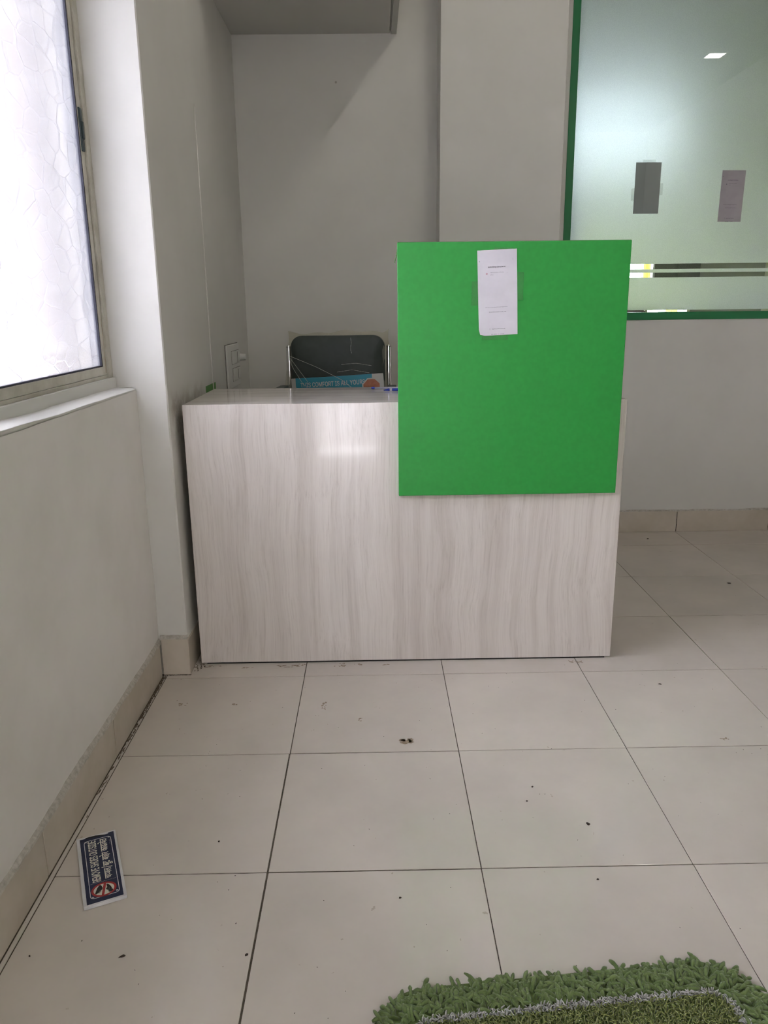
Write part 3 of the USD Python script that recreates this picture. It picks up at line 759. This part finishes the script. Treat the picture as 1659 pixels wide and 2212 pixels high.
# ------------------------------------------------------------------ chair in its plastic wrapping
CH = np.array([0.097, 1.14, 0.0])
ch = thing('office_chair', 'black chair with chrome posts still wrapped in clear plastic', 'chair', CH)
yaw = math.radians(-5)
cx_, cy_ = np.array([math.cos(yaw), math.sin(yaw), 0]), np.array([-math.sin(yaw), math.cos(yaw), 0])
BW, BH, BZ = 0.440, 0.50, 0.905


def bow(t, k=0.35):
    """Curve a flat back slightly about the vertical."""
    t.vertices[:, 1] += k * (t.vertices[:, 0] ** 2)
    return t


bk = extrude(rrect(BW, BH, 0.055, 8), 0.05)
bk = bk.subdivide_to_size(0.04)
s = np.clip(np.minimum(BW / 2 - np.abs(bk.vertices[:, 0]), BH / 2 - np.abs(bk.vertices[:, 1])) / 0.03, 0, 1)
bk.vertices[:, 2] = 0.025 + (bk.vertices[:, 2] - 0.025) * (0.45 + 0.55 * np.sqrt(s * (2 - s)))
bk = place(bk, (0, 0, 0), (1, 0, 0), (0, 0, 1))          # upright, front towards -y


def chair(t):
    return place(t, CH, cx_, cy_, (0, 0, 1))


bk.vertices += [0, 0.02, BZ]
part('backrest', chair(bow(bk)), M_BLACK, ch, smooth=50)
seat = extrude(rrect(0.46, 0.44, 0.07, 8), 0.07)
seat.vertices += [0, -0.22, 0.47]
part('seat', chair(seat), M_BLACK, ch, smooth=50)
for sx in (-1, 1):
    x = sx * 0.236
    part('post', chair(tube(arc([(x, 0.03, 1.105), (x, 0.03, 0.46), (x, -0.42, 0.46), (x, -0.42, 0.0125)], 0.06, 7), 0.0125, 14)), M_CHROME, ch, smooth=True, label='chrome back post')
    part('post_cap', chair(lathe([(0.0, 0.006), (0.008, 0.0055), (0.0125, 0.0), (0.0125, -0.004)], (0, 0, 1), (x, 0.03, 1.1045), 14)), M_CHROME, ch, smooth=40)
    part('leg', chair(tube(arc([(x, 0.0, 0.46), (x, 0.10, 0.0125)], 0.03, 3), 0.0125, 12)), M_CHROME, ch, smooth=True)
    ap = extrude(rrect(0.038, 0.24, 0.017, 6), 0.022)
    ap.vertices += [x + sx * 0.018, -0.12, 0.905]
    part('armrest', chair(ap), M_BLACK, ch, smooth=40)
    part('armrest_stay', chair(tube([(x + sx * 0.018, -0.15, 0.907), (x, -0.15, 0.46)], 0.010, 10)), M_CHROME, ch, smooth=True)
part('crossbar', chair(tube([(-0.236, -0.1, 0.455), (0.236, -0.1, 0.455)], 0.011, 10)), M_CHROME, ch, smooth=True)

# printed card across the lower backrest
def on_back(poly_or_mesh, d, x0=0.0, z0=0.0, ang=0.0, thick=0.0004):
    t = poly_or_mesh if isinstance(poly_or_mesh, trimesh.Trimesh) else extrude(poly_or_mesh, thick)
    t = t.subdivide_to_size(0.05) if not isinstance(poly_or_mesh, trimesh.Trimesh) else t
    ex, ez = rot_frame(ang)
    t = place(t, (x0, -0.0315 - d, z0), ex, ez, (0, -1, 0))
    return chair(bow(t))


CA = math.radians(3.2)
part('card', on_back(rrect(0.436, 0.17, 0.004), 0.0000, 0.0, 0.886, CA), M_STICKER_W, ch, label='white card with a teal print on the backrest')
card = LOC and '/World/office_chair/card'
part('print_band', on_back(sg.Polygon([(-0.192, -0.085), (0.165, -0.085), (0.165, 0.085), (-0.196, 0.085), (-0.197, 0.05), (-0.190, 0.0)]), 0.0008, 0.0, 0.886, CA), M_STICKER, card, label='teal band')
tm = meshkit.text_mesh('THIS COMFORT IS ALL YOURS', 0.0205, 0.0004, True)
tm.vertices[:, 0] *= 0.305 / (tm.bounds[1][0] - tm.bounds[0][0])
tm.vertices[:, 0] += 0.006
part('lettering', on_back(tm, 0.0014, -0.183, 0.9175, CA), M_STICKER_W, card)
oct_ = sg.Polygon([(0.047 * math.cos(a), 0.047 * math.sin(a)) for a in np.arange(8) * math.pi / 4 + math.pi / 8])
part('badge_border', on_back(oct_, 0.0020, 0.159, 0.918, CA), M_STICKER_W, card, label='white border of the badge')
part('badge', on_back(affinity.scale(oct_, 0.87, 0.87), 0.0028, 0.159, 0.918, CA), M_ORANGE, card, label='orange eight-sided badge')

# polythene bag over the backrest
nu, nv = 90, 70
V, F = [], []
for side in (1, -1):
    for a in range(nu):
        for b in range(nv):
            u, v = a / (nu - 1) * 2 - 1, b / (nv - 1)
            hw = 0.234 + 0.004 * math.sin(v * 17)
            if v > 0.93:
                hw += 0.006 * (v - 0.93) / 0.07
            x = u * hw
            top = 1.172 + 0.006 * math.sin(u * 4 + 0.6) + 0.004 * math.sin(u * 11) + (0.022 * max(0, (u - 0.86) / 0.14) ** 1.5) - 0.002
            z = 0.66 + (top - 0.66) * v
            e = min(1.0, (1 - abs(u)) / 0.09) ** 0.6 * min(1.0, max(0.0, (1.150 - z) / 0.02 + 0.12)) ** 0.6
            e = max(0.0, e)
            wr = (meshkit.fbm(np.array([[x * 14 + z * 5, z * 22, side * 3.0]]), 3, 31)[0] - 0.5)
            y = 0.02 + 0.02 - side * (0.0335 * e + 0.0015) + 0.35 * x * x * (1 if True else 0) - side * 0.006 * e * (0.5 + wr * 1.3) + 0.006 * wr * (1 - e) - 0.0
            V.append((x, y - 0.025, z))
N = nu * nv
for L, flip in ((0, 0), (N, 1)):
    for a in range(nu - 1):
        for b in range(nv - 1):
            p = L + a * nv + b
            q = [(p, p + nv, p + nv + 1), (p, p + nv + 1, p + 1)]
            F += [x[::-1] if flip else x for x in q]
part('plastic_cover', chair(trimesh.Trimesh(V, F, process=False)), M_FILM, ch, smooth=True, label='crumpled clear plastic bag over the backrest')
cov = '/World/office_chair/plastic_cover'
for pts in ([(-0.226, 1.065), (-0.10, 1.015), (0.02, 0.955), (0.07, 0.915)], [(-0.226, 1.060), (-0.19, 1.012), (-0.14, 0.945)], [(-0.226, 1.050), (-0.205, 1.0), (-0.16, 0.93)], [(0.066, 1.145), (0.070, 1.12), (0.064, 1.10), (0.069, 1.075)], [(0.02, 1.025), (0.09, 1.03), (0.16, 1.018)], [(0.0, 0.99), (0.07, 1.0), (0.15, 0.985)]):
    P = np.array([(x, -0.0385 + 0.35 * x * x, z) for x, z in pts])
    part('fold', chair(tube(arc(P, 0.012, 4), 0.0011, 5)), M_FOLD, cov)
# loose flaps of plastic at the armrests
for sx, zc in ((-1, 0.955), (1, 0.955)):
    V, F = [], []
    n = 14
    for a in range(n):
        for b in range(n):
            u, v = a / (n - 1), b / (n - 1)
            wr = meshkit.fbm(np.array([[u * 4, v * 4, sx * 2.0]]), 3, 77)[0] - 0.5
            V.append((sx * (0.222 + 0.045 * u * (0.35 + 0.65 * (1 - v))), 0.0 - 0.03 * u + 0.02 * wr, zc - 0.10 + 0.14 * v - 0.02 * u * wr))
    for a in range(n - 1):
        for b in range(n - 1):
            p = a * n + b
            F += [(p, p + n, p + n + 1), (p, p + n + 1, p + 1)]
    part('flap', chair(trimesh.Trimesh(V, F, process=False)), M_FILM, cov, smooth=True)

# ------------------------------------------------------------------ switchboard on the side wall
sb = thing('switchboard', 'white electrical switchboard on the side wall beside the desk', 'switchboard', (XS, 1.25, 0.9))
part('plate', box(XS + 0.0002, XS + 0.012, 1.088, 1.41, 0.914, 1.116, 0.004), M_WHITE, sb)
part('back_seam', box(XS + 0.0002, XS + 0.004, 1.0845, 1.4135, 0.9115, 1.1185), M_SEAM, sb)
for (y0, y1, z0, z1) in ((1.19, 1.395, 1.024, 1.084), (1.20, 1.40, 0.945, 1.003)):
    part('module_gap', box(XS + 0.0115, XS + 0.0124, y0 - 0.004, y1 + 0.004, z0 - 0.002, z1 + 0.002), M_SEAM, sb)
    part('module', box(XS + 0.0120, XS + 0.0165, y0, y1, z0, z1, 0.001), M_WHITE, sb)
    part('rocker', box(XS + 0.0160, XS + 0.0195, y1 - 0.07, y1 - 0.012, z0 + 0.008, z1 - 0.010, 0.001), M_WHITE, sb)
    part('rocker_gap', box(XS + 0.0150, XS + 0.0169, y1 - 0.075, y1 - 0.070, z0 + 0.004, z1 - 0.006), M_DARKGAP, sb)
part('plug', lathe([(0.0, 0.034), (0.012, 0.034), (0.016, 0.03), (0.0175, 0.0), (0.0, 0.0)], (1, 0, 0), (XS + 0.016, 1.385, 1.048), 16), M_WHITE, sb, smooth=40, label='round white plug in the upper module')

part('wall_tape', box(XS + 0.0002, XS + 0.0009, 0.632, 0.834, 0.925, 0.9755), M_TAPE_G, label='strip of green tape on the side wall above the desk corner', cat='tape')
nl = thing('wall_nail', 'small nail in the back wall above the chair', 'nail', (0.0953, YB, 2.365))
part('shank', lathe([(0.0022, 0.002), (0.0022, -0.022)], (0, 1, 0), (0.0953, YB, 2.3698), 8), M_CHROME, nl)
part('head', lathe([(0.0, -0.0245), (0.0055, -0.0235), (0.0058, -0.0205), (0.0, -0.020)], (0, 1, 0), (0.0953, YB, 2.3698), 12), M_PLASTER, nl)

# ------------------------------------------------------------------ pens on the desk
pa = thing('ballpoint_pen', 'clear ballpoint pen with a blue end plug, farther from the desk edge', 'pen', (0.33, 0.566, DH))
zp = DH + 0.0056
part('barrel', lathe([(0.0, 0.0), (0.0036, 0.0), (0.0042, 0.004), (0.0042, 0.12), (0.0, 0.12)], (1, 0.02, 0), (0.262, 0.560, zp - 0.001), 12), M_PEN, pa, smooth=40)
part('end_plug', lathe([(0.0, -0.009), (0.0030, -0.009), (0.0046, -0.006), (0.0050, 0.0), (0.0050, 0.004), (0.0, 0.004)], (1, 0.02, 0), (0.262, 0.560, zp), 12), M_BLUE, pa, smooth=40)
part('refill', lathe([(0.0, 0.004), (0.0012, 0.004), (0.0012, 0.118), (0.0, 0.118)], (1, 0.02, 0), (0.262, 0.560, zp - 0.001), 8), M_BLUE, pa)
pb = thing('ballpoint_pen', 'blue-tipped ballpoint pen nearer the desk edge, beside the green board', 'pen', (0.36, 0.49, DH))
part('tip', lathe([(0.0, 0.0), (0.0016, 0.0), (0.0020, 0.002), (0.0048, 0.017), (0.0052, 0.0215), (0.0046, 0.023), (0.0, 0.023)], (1, 0.0, 0.07), (0.3015, 0.487, DH + 0.0036), 12), M_BLUE, pb, smooth=40)
part('barrel', lathe([(0.0, 0.022), (0.0040, 0.022), (0.0044, 0.030), (0.0044, 0.12), (0.0, 0.12)], (1, 0.0, 0.0), (0.3015, 0.487, DH + 0.0052), 12), M_PEN, pb, smooth=40)
part('grip', lathe([(0.0, 0.032), (0.0046, 0.032), (0.0054, 0.034), (0.0054, 0.10), (0.0, 0.10)], (1, 0.0, 0.0), (0.3015, 0.487, DH + 0.0055), 12), M_BLUE, pb, smooth=40)

# ------------------------------------------------------------------ fallen door sign
SO = np.array([-0.4009, -0.9738, 0.0])
sx_ = np.array([-0.402, 0.916, 0.0])
sx_ /= np.linalg.norm(sx_)
sy__ = np.array([-sx_[1], sx_[0], 0.0])
ST = 0.0078
sg_ = thing('door_sign', 'navy sign asking to remove shoes, lying on the floor by the skirting', 'sign', SO)
UPZ = (0, 0, 1)


def on_sign(poly, z0, h=0.0002, o=SO):
    t = extrude(poly, h) if not isinstance(poly, trimesh.Trimesh) else poly
    t.vertices[:, 2] += z0
    return place(t, o, sx_, sy__, UPZ)


def centred(x0, x1, y0, y1, r, n=6):
    return affinity.translate(rrect(x1 - x0, y1 - y0, r, n), (x0 + x1) / 2, (y0 + y1) / 2)


part('board', on_sign(centred(-0.1295, 0.1195, -0.0470, 0.0447, 0.001, 2), 0.0004, ST), M_SIGN_W, sg_)
top = ST + 0.0004
tear = [(0.1150, -0.0425), (0.1148, -0.0300), (0.1110, -0.0290), (0.1105, -0.0200), (0.1125, -0.0120), (0.1150, 0.0), (0.1140, 0.012), (0.1148, 0.0230), (0.1130, 0.0250), (0.1135, 0.0370)]
navy = sg.Polygon([(-0.1250, 0.0374), (-0.1247, -0.0402)] + tear)
nv_ = part('print', on_sign(navy, top), M_SIGN_B, sg_, label='navy blue printed face')
part('torn_edge', on_sign(sg.Polygon([(0.1075, -0.0200), (0.1105, -0.0210), (0.1125, -0.0120), (0.1160, 0.0), (0.1165, 0.014), (0.1160, 0.0235), (0.1128, 0.0240), (0.1110, 0.010), (0.1092, -0.006)]), top + 0.0002), M_SIGN_K, nv_, label='torn dark far edge of the print')
ring = centred(-0.1113, 0.1012, -0.0342, 0.0290, 0.009)
part('border_line', on_sign(ring.difference(ring.buffer(-0.0016)), top + 0.0002), M_SIGN_W, nv_)
tm = meshkit.text_mesh('REMOVE SHOES OUTSIDE', 0.0176, 0.0002, True)
tm.vertices[:, 0] *= 0.1545 / (tm.bounds[1][0] - tm.bounds[0][0])
tm.vertices[:, 0] -= tm.bounds[0][0] + 0.0578
tm.vertices[:, 1] += 0.0022
part('lettering', on_sign(tm, top + 0.0002), M_SIGN_L, nv_)
DEVA = [[[[609,52],[610,62],[821,62],[820,69],[814,77],[802,76],[800,86],[805,88],[814,88],[823,84],[830,73],[833,62],[899,61],[899,52],[889,51],[889,-1],[878,-2],[877,0],[877,30],[862,30],[855,26],[855,21],[857,16],[869,5],[863,-3],[860,-3],[845,14],[843,21],[844,30],[848,36],[855,40],[877,41],[877,51],[835,51],[834,-2],[823,-1],[823,11],[816,9],[802,10],[798,12],[791,21],[791,34],[797,43],[807,47],[823,46],[823,51],[781,51],[781,-2],[770,-2],[770,51],[748,51],[748,35],[734,34],[727,31],[723,25],[723,18],[724,15],[730,11],[730,21],[736,28],[750,30],[759,24],[761,20],[761,10],[755,2],[749,-1],[732,-2],[723,1],[715,8],[711,23],[714,34],[723,42],[736,45],[736,51],[702,51],[702,-2],[691,-2],[691,51],[656,51],[656,39],[669,41],[679,35],[682,27],[681,14],[675,2],[666,5],[665,10],[670,18],[670,26],[667,30],[662,30],[656,24],[656,-2],[645,-2],[645,12],[637,9],[625,10],[616,17],[613,26],[614,35],[620,43],[630,47],[645,46],[645,51]],[[802,26],[807,20],[815,20],[823,25],[823,35],[808,36],[804,34]],[[741,15],[741,9],[749,11],[750,13],[748,19],[743,19]],[[626,25],[630,20],[639,21],[645,26],[645,35],[628,35],[625,31]]],[[[405,52],[406,62],[518,62],[517,69],[511,77],[499,76],[497,82],[498,87],[515,87],[524,79],[530,62],[581,61],[581,52],[572,51],[572,38],[569,32],[559,24],[564,16],[578,5],[578,3],[572,-3],[569,-3],[549,16],[540,29],[540,36],[543,39],[551,40],[556,37],[560,40],[560,51],[531,51],[531,36],[505,36],[503,34],[504,30],[524,30],[532,25],[535,19],[534,7],[530,2],[522,-2],[518,0],[516,8],[523,11],[523,18],[519,20],[510,20],[503,16],[503,6],[510,-2],[518,-7],[518,-10],[510,-16],[495,-2],[491,6],[491,18],[495,24],[492,29],[492,39],[500,46],[520,47],[520,51],[481,51],[480,-2],[469,-2],[469,51],[456,51],[455,-1],[444,-2],[443,11],[436,9],[419,11],[412,17],[409,26],[411,37],[415,42],[427,47],[443,46],[443,51]],[[434,35],[441,25],[443,25],[443,35]],[[422,25],[426,20],[432,20],[424,32],[421,30]]],[[[268,52],[269,62],[376,62],[376,51],[363,51],[362,32],[346,31],[341,28],[339,23],[339,17],[343,11],[348,9],[358,9],[369,14],[372,10],[373,3],[359,-2],[347,-2],[335,3],[328,14],[327,23],[329,31],[338,40],[351,43],[351,51],[318,51],[318,2],[329,-3],[336,-10],[341,-19],[335,-24],[332,-24],[321,-11],[314,-8],[306,-8],[302,-11],[302,-15],[306,-17],[318,-15],[321,-25],[313,-28],[300,-27],[293,-21],[291,-9],[297,0],[306,3],[306,11],[288,9],[282,11],[275,17],[272,29],[274,37],[281,44],[290,47],[306,46],[306,51]],[[297,35],[304,25],[306,25],[306,35]],[[285,25],[289,20],[295,20],[287,32],[284,30]]],[[[225,-17],[250,81],[261,82],[262,77],[237,-17]]],[[[0,52],[1,62],[220,62],[221,60],[220,51],[211,51],[210,-2],[199,-1],[199,32],[192,29],[187,18],[177,21],[179,29],[178,31],[169,32],[166,29],[168,19],[184,5],[178,-3],[175,-3],[160,11],[154,24],[155,33],[162,41],[176,43],[188,39],[189,41],[199,43],[199,51],[145,51],[144,-2],[133,-1],[133,14],[117,12],[110,15],[105,20],[103,25],[103,51],[80,51],[81,26],[85,23],[92,23],[97,26],[97,14],[83,12],[76,15],[70,22],[69,51],[56,51],[56,-2],[45,-2],[45,12],[37,9],[22,11],[14,20],[15,34],[4,34],[5,45],[40,45],[40,34],[31,34],[25,28],[27,21],[37,20],[45,26],[45,51]],[[114,51],[115,26],[118,23],[126,23],[133,27],[133,51]]]]
deva = shapely.union_all([sg.Polygon(p[0], p[1:]).buffer(0) for p in DEVA])
b0 = deva.bounds
k = 0.1510 / (b0[2] - b0[0])
deva = affinity.translate(affinity.scale(deva, k, k * 1.45, origin=(b0[0], 0)), -0.0552 - b0[0], -0.0228)
part('lettering', on_sign(extrude(deva, 0.0002), top + 0.0002), M_SIGN_L, nv_)
tm = meshkit.text_mesh('graphic signs', 0.0024, 0.0002)
part('fine_print', on_sign(tm.apply_translation([0.066, -0.0305, 0]), top + 0.0002), M_INK_GREY, nv_)
part('dotted_line', on_sign(shapely.union_all([sg.box(-0.0614, y, -0.0607, y + 0.0009) for y in np.arange(-0.0300, 0.0255, 0.0018)]), top + 0.0002), M_SIGN_L, nv_)
circ = affinity.scale(sg.Point(-0.0889, -0.0015).buffer(0.0272, quad_segs=18), 0.86, 1.0)
inn = affinity.scale(circ, 0.80, 0.82)
part('disc', on_sign(inn.buffer(0.0004), top + 0.0002), M_SIGN_L, nv_)
shoe = sg.Polygon([(-0.0969, 0.0178), (-0.0878, 0.0148), (-0.0800, 0.0118), (-0.0769, 0.0100), (-0.0725, 0.0072), (-0.0722, 0.0046), (-0.0755, 0.0030), (-0.0827, 0.0012), (-0.0880, 0.0026), (-0.0900, 0.0062), (-0.0955, 0.0108), (-0.0985, 0.0158)]).buffer(0.0004)
sole = sg.LineString([(-0.0905, 0.0050), (-0.0945, 0.0070), (-0.0975, 0.0105)]).buffer(0.0004)
boot = sg.Polygon([(-0.0752, -0.0086), (-0.0748, -0.0107), (-0.0814, -0.0150), (-0.0899, -0.0176), (-0.0953, -0.0174), (-0.0960, -0.0198), (-0.0997, -0.0193), (-0.1026, -0.0150), (-0.1018, -0.0116), (-0.0946, -0.0104), (-0.0927, -0.0076), (-0.0892, -0.0064), (-0.0850, -0.0092)]).buffer(0.0004)
lace = shapely.union_all([sg.LineString([(-0.093 + 0.0025 * q, -0.0108 - 0.0006 * q), (-0.0918 + 0.0025 * q, -0.0138 - 0.0004 * q)]).buffer(0.00022) for q in range(3)])
for q in (shapely.union_all([shoe, sole]), boot.difference(lace)):
    part('shoe_picture', on_sign(q.intersection(inn), top + 0.0004), M_SIGN_K, nv_)
bar = sg.Polygon([(-0.0655, -0.0036), (-0.0665, -0.0090), (-0.1115, 0.0004), (-0.1105, 0.0058)])
part('prohibition_ring', on_sign(shapely.union_all([circ.difference(inn), bar.intersection(circ)]), top + 0.0006), M_SIGN_R, nv_, label='red ring and bar')
for u, v in ((0.0975, 0.0245), (0.0965, -0.0295), (-0.1065, 0.0235), (-0.1040, -0.0285)):
    st = shapely.union_all([affinity.rotate(sg.box(-0.0030, -0.00045, 0.0030, 0.00045), a, origin=(0, 0)) for a in (20, 70, 130)])
    part('screw_mark', on_sign(affinity.translate(st, u, v), top + 0.0002), M_SIGN_W, nv_)

# ------------------------------------------------------------------ shaggy bath mat
MO = np.array([0.607, -1.309, 0.0])
ma = math.radians(5.2)
mu, mv = np.array([math.cos(ma), math.sin(ma), 0]), np.array([-math.sin(ma), math.cos(ma), 0])
MW, MD, MR = 0.755, 0.50, 0.115
mt = thing('bath_mat', 'shaggy green mat with a grey-white line and tufted border', 'mat', MO - mv * MD / 2)


def mat_pt(u, v, z):
    return MO + mu * u + mv * v + np.array([0, 0, z])


outline = affinity.translate(rrect(MW, MD, MR, 10), 0, -MD / 2)
part('backing', place(extrude(outline, 0.006), MO + np.array([0, 0, 0.0003]), mu, mv, UPZ), M_MATB, mt)
inner = outline.buffer(-0.068)
inner2 = outline.buffer(-0.080)


def noodle(p, d, L, r, seed_, droop=1.0):
    """A short plump tuft leaning over."""
    g = np.random.default_rng(seed_)
    n = 8
    s = np.linspace(0, 1, n)
    lean = 0.78 + 0.30 * g.random()
    side = np.array([-d[1], d[0], 0]) * g.normal(0, 0.25)
    pts = np.array([p + (np.array([d[0], d[1], 0]) * (lean * q) + side * q * q) * L + np.array([0, 0, (1.05 * q - 0.72 * droop * q * q) * L * 0.62]) for q in s])
    rad = r * np.array([0.75, 1.05, 0.9, 1.08, 0.92, 1.06, 0.95, 0.5]) * (1 + 0.12 * g.normal(size=n))
    pts[:, 2] = np.maximum(pts[:, 2], r * 0.9)
    return tube(pts, np.abs(rad), 6)


parts = []
sid = 0
band = outline.buffer(-0.006).difference(inner.buffer(-0.002))
for u in np.arange(-MW / 2, MW / 2, 0.0094):
    for v in np.arange(-0.20, 0.0, 0.0094):
        uu, vv = u + rng.normal(0, 0.0028), v + rng.normal(0, 0.0028)
        pnt = sg.Point(uu, vv)
        if not band.contains(pnt):
            continue
        near = outline.exterior.interpolate(outline.exterior.project(pnt))
        dd = np.array([near.x - uu, near.y - vv])
        dd /= max(np.linalg.norm(dd), 1e-6)
        a = rng.normal(0, 0.75)
        dd = np.array([dd[0] * math.cos(a) - dd[1] * math.sin(a), dd[0] * math.sin(a) + dd[1] * math.cos(a)])
        dist = near.distance(pnt)
        Lx = 0.021 + 0.011 * rng.random()
        if dist < 0.016 and rng.random() < 0.72:
            dd *= -0.6
        d3 = mu * dd[0] + mv * dd[1]
        sid += 1
        parts.append(noodle(mat_pt(uu, vv, 0.006), d3, Lx, 0.0038 + 0.0007 * rng.random(), sid, 0.9 + 0.3 * rng.random()))
part('border_tufts', parts, M_MATG, mt, smooth=True, kind='stuff', label='thick dark green noodle tufts')


def fine_pile(region, step, L, r, seed0, z0, zmin=-0.32):
    g = np.random.default_rng(seed0)
    b = region.bounds
    pts = [(u + g.normal(0, step * 0.3), v + g.normal(0, step * 0.3)) for u in np.arange(b[0], b[2], step) for v in np.arange(max(b[1], zmin), b[3], step)]
    ok = shapely.contains_xy(region, np.array(pts))
    VV, FF = [], []
    c = 0
    for (u, v), o in zip(pts, ok):
        if not o:
            continue
        a, tilt = g.random() * 6.283, 0.35 + 0.55 * g.random()
        d = np.array([math.cos(a), math.sin(a)])
        l = L * (0.7 + 0.6 * g.random())
        q = np.array([-d[1], d[0]]) * r
        base = mat_pt(u, v, z0)
        dm = mu * d[0] + mv * d[1]
        qm = mu * q[0] + mv * q[1]
        mid = base + dm * l * 0.35 * tilt + np.array([0, 0, l * 0.55])
        tip = base + dm * l * tilt + np.array([0, 0, l * (0.85 - 0.35 * tilt)])
        up = np.array([0, 0, r])
        VV += [base - qm, base + qm, base + up + dm * -r, mid - qm, mid + qm, mid + up, tip - qm * 0.5, tip + qm * 0.5, tip + up * 0.6]
        for s in (0, 3):
            for e, f in ((0, 1), (1, 2), (2, 0)):
                FF += [(c + s + e, c + s + f, c + s + 3 + f), (c + s + e, c + s + 3 + f, c + s + 3 + e)]
        FF += [(c + 6, c + 7, c + 8)]
        c += 9
    return trimesh.Trimesh(np.array(VV), FF, process=False)


part('centre_pile', fine_pile(inner2, 0.0042, 0.0115, 0.0015, 5, 0.006), M_MATC, mt, smooth=True, kind='stuff', label='short olive green pile')
part('line_pile', fine_pile(inner.difference(inner2), 0.0034, 0.0105, 0.0019, 6, 0.006), M_MATW, mt, smooth=True, kind='stuff', label='grey-white yarn line')

# ------------------------------------------------------------------ dirt on the floor
def blob(x, y, L, W, ang, h, seed_):
    g = np.random.default_rng(seed_)
    n = 14
    a = np.arange(n) / n * 2 * np.pi
    r = 1 + 0.28 * g.normal(size=n) * 0.8
    p = sg.Polygon(np.stack([L / 2 * r * np.cos(a), W / 2 * r * np.sin(a)], 1)).buffer(0)
    p = max(p.geoms, key=lambda q: q.area) if hasattr(p, 'geoms') else p
    t = extrude(p, h)
    v = t.vertices
    v[v[:, 2] > h / 2, :2] *= 0.7
    return place(t, (x, y, 0.0003), (math.cos(ang), math.sin(ang), 0), (-math.sin(ang), math.cos(ang), 0))


for k, (x, y, L, W, a, lab) in enumerate((
        (-0.2657, -1.2366, 0.0145, 0.0058, 0.5, 'curled brown leaf bit on the floor, left near the camera'),
        (0.7919, -0.8474, 0.0125, 0.0085, -0.6, 'largest dark crumb on the floor, in front of the desk to the right'),
        (0.7612, -1.0445, 0.0055, 0.004, 0.2, 'dark crumb on the floor just before the third joint, right side'),
        (-0.1364, -0.8883, 0.0050, 0.004, 1.2, 'small dark speck right of the fallen sign'),
        (0.3056, -1.0901, 0.0055, 0.004, 0.1, 'dark speck in the middle of the floor, above the mat corner'),
        (0.6825, -0.6866, 0.0060, 0.0045, 0.4, 'upper dark speck of a pair right of centre on the floor'),
        (0.655, -0.7497, 0.0055, 0.0035, -0.4, 'lower dark speck of a pair right of centre on the floor'),
        (-0.0133, -1.2395, 0.0080, 0.0060, 0.9, 'round dark crumb beside the joint at the lower left'),
        (1.9273, 0.885, 0.016, 0.010, -0.4, 'dark crumb on the shaded floor right of the desk'),
        (1.2417, -0.106, 0.011, 0.0045, -0.2, 'dark splinter on the floor in front of the desk corner'),
        (1.795, 1.62, 0.013, 0.008, 0.3, 'dark crumb close to the back skirting'),
        (-0.4569, -1.2318, 0.0035, 0.003, 0.0, 'tiny dark speck by the window wall joint'))):
    part('dirt_crumb', blob(x, y, L, W, a, 0.0022, 40 + k), M_DIRT, label=lab, cat='dirt')
for k, (x, y, L, W, a) in enumerate(((-0.3903, -0.1931, 0.028, 0.018, 0.5), (-0.2162, -0.1991, 0.018, 0.012, 0.2), (0.0831, -0.2187, 0.014, 0.045, 0.25), (0.3457, -0.4458, 0.048, 0.032, -0.4), (-0.081, 0.083, 0.085, 0.022, 0.0), (-0.03, 0.089, 0.05, 0.02, 0.1), (0.1244, 0.087, 0.050, 0.026, 0.0), (0.19, 0.088, 0.03, 0.012, 0.2), (-0.3461, 0.089, 0.06, 0.012, 0.1), (-0.22, 0.075, 0.05, 0.008, 0.0), (0.9717, 0.078, 0.09, 0.010, 0.05), (1.3084, -0.4613, 0.024, 0.014, -0.3), (0.2044, -0.3124, 0.010, 0.020, 0.5), (0.30, 0.082, 0.04, 0.006, 0.0))):
    g = np.random.default_rng(90 + k)
    bits = []
    for q in range(9):
        u, v = g.uniform(-0.5, 0.5, 2)
        if k == 3:
            bits.append(blob(x + u * L * 0.6, y + v * W * 0.6, L * 0.42, W * 0.42, a + g.normal(), 0.0003, q + 200 * k))
        else:
            bits.append(blob(x + u * L, y + v * W, L * 0.28 * g.random() + 0.003, W * 0.28 * g.random() + 0.0022, a + g.normal() * 0.6, 0.0003, q + 200 * k))
    part('glue_stain', bits, M_STAIN, fl)
# grime packed along the foot of the skirtings
g = np.random.default_rng(12)
bits = []
for q in range(230):
    y = 0.02 - abs(g.normal(0, 0.30))
    w = 0.0022 + 0.0045 * g.random() ** 2 * math.exp(-((y + 0.25) / 0.35) ** 2)
    bits.append(blob(-0.5065 + g.normal(0, 0.0035), y, 0.004 + 0.016 * g.random(), w, math.pi / 2 + g.normal(0, 0.12), 0.0006, 5000 + q))
for q in range(60):
    bits.append(blob(-0.46 + g.uniform(-0.05, 0.046), YP - 0.0125 + g.normal(0, 0.0015), 0.003 + 0.010 * g.random(), 0.0015 + 0.002 * g.random(), g.normal(0, 0.1), 0.0006, 6000 + q))
for q in range(40):
    bits.append(blob(-0.400 + g.normal(0, 0.012), 0.10 + g.normal(0, 0.03), 0.004 + 0.006 * g.random(), 0.002 + 0.003 * g.random(), g.random() * 3, 0.0006, 7000 + q))
part('corner_grime', bits, M_GRIME, label='brown grime along the foot of the skirting in the window corner', cat='dirt', kind='stuff')
g = np.random.default_rng(4)
bits = []
for q in range(150):
    x, y = g.uniform(-0.45, 1.9), g.uniform(-1.5, 0.06)
    bits.append(blob(x, y, 0.0012 + 0.0028 * g.random() ** 2, 0.001 + 0.0010 * g.random(), g.random() * 3, 0.0005, 3000 + q))
part('floor_grit', bits, M_DIRT, label='fine dark grit scattered over the cream tiles', cat='dirt', kind='stuff')
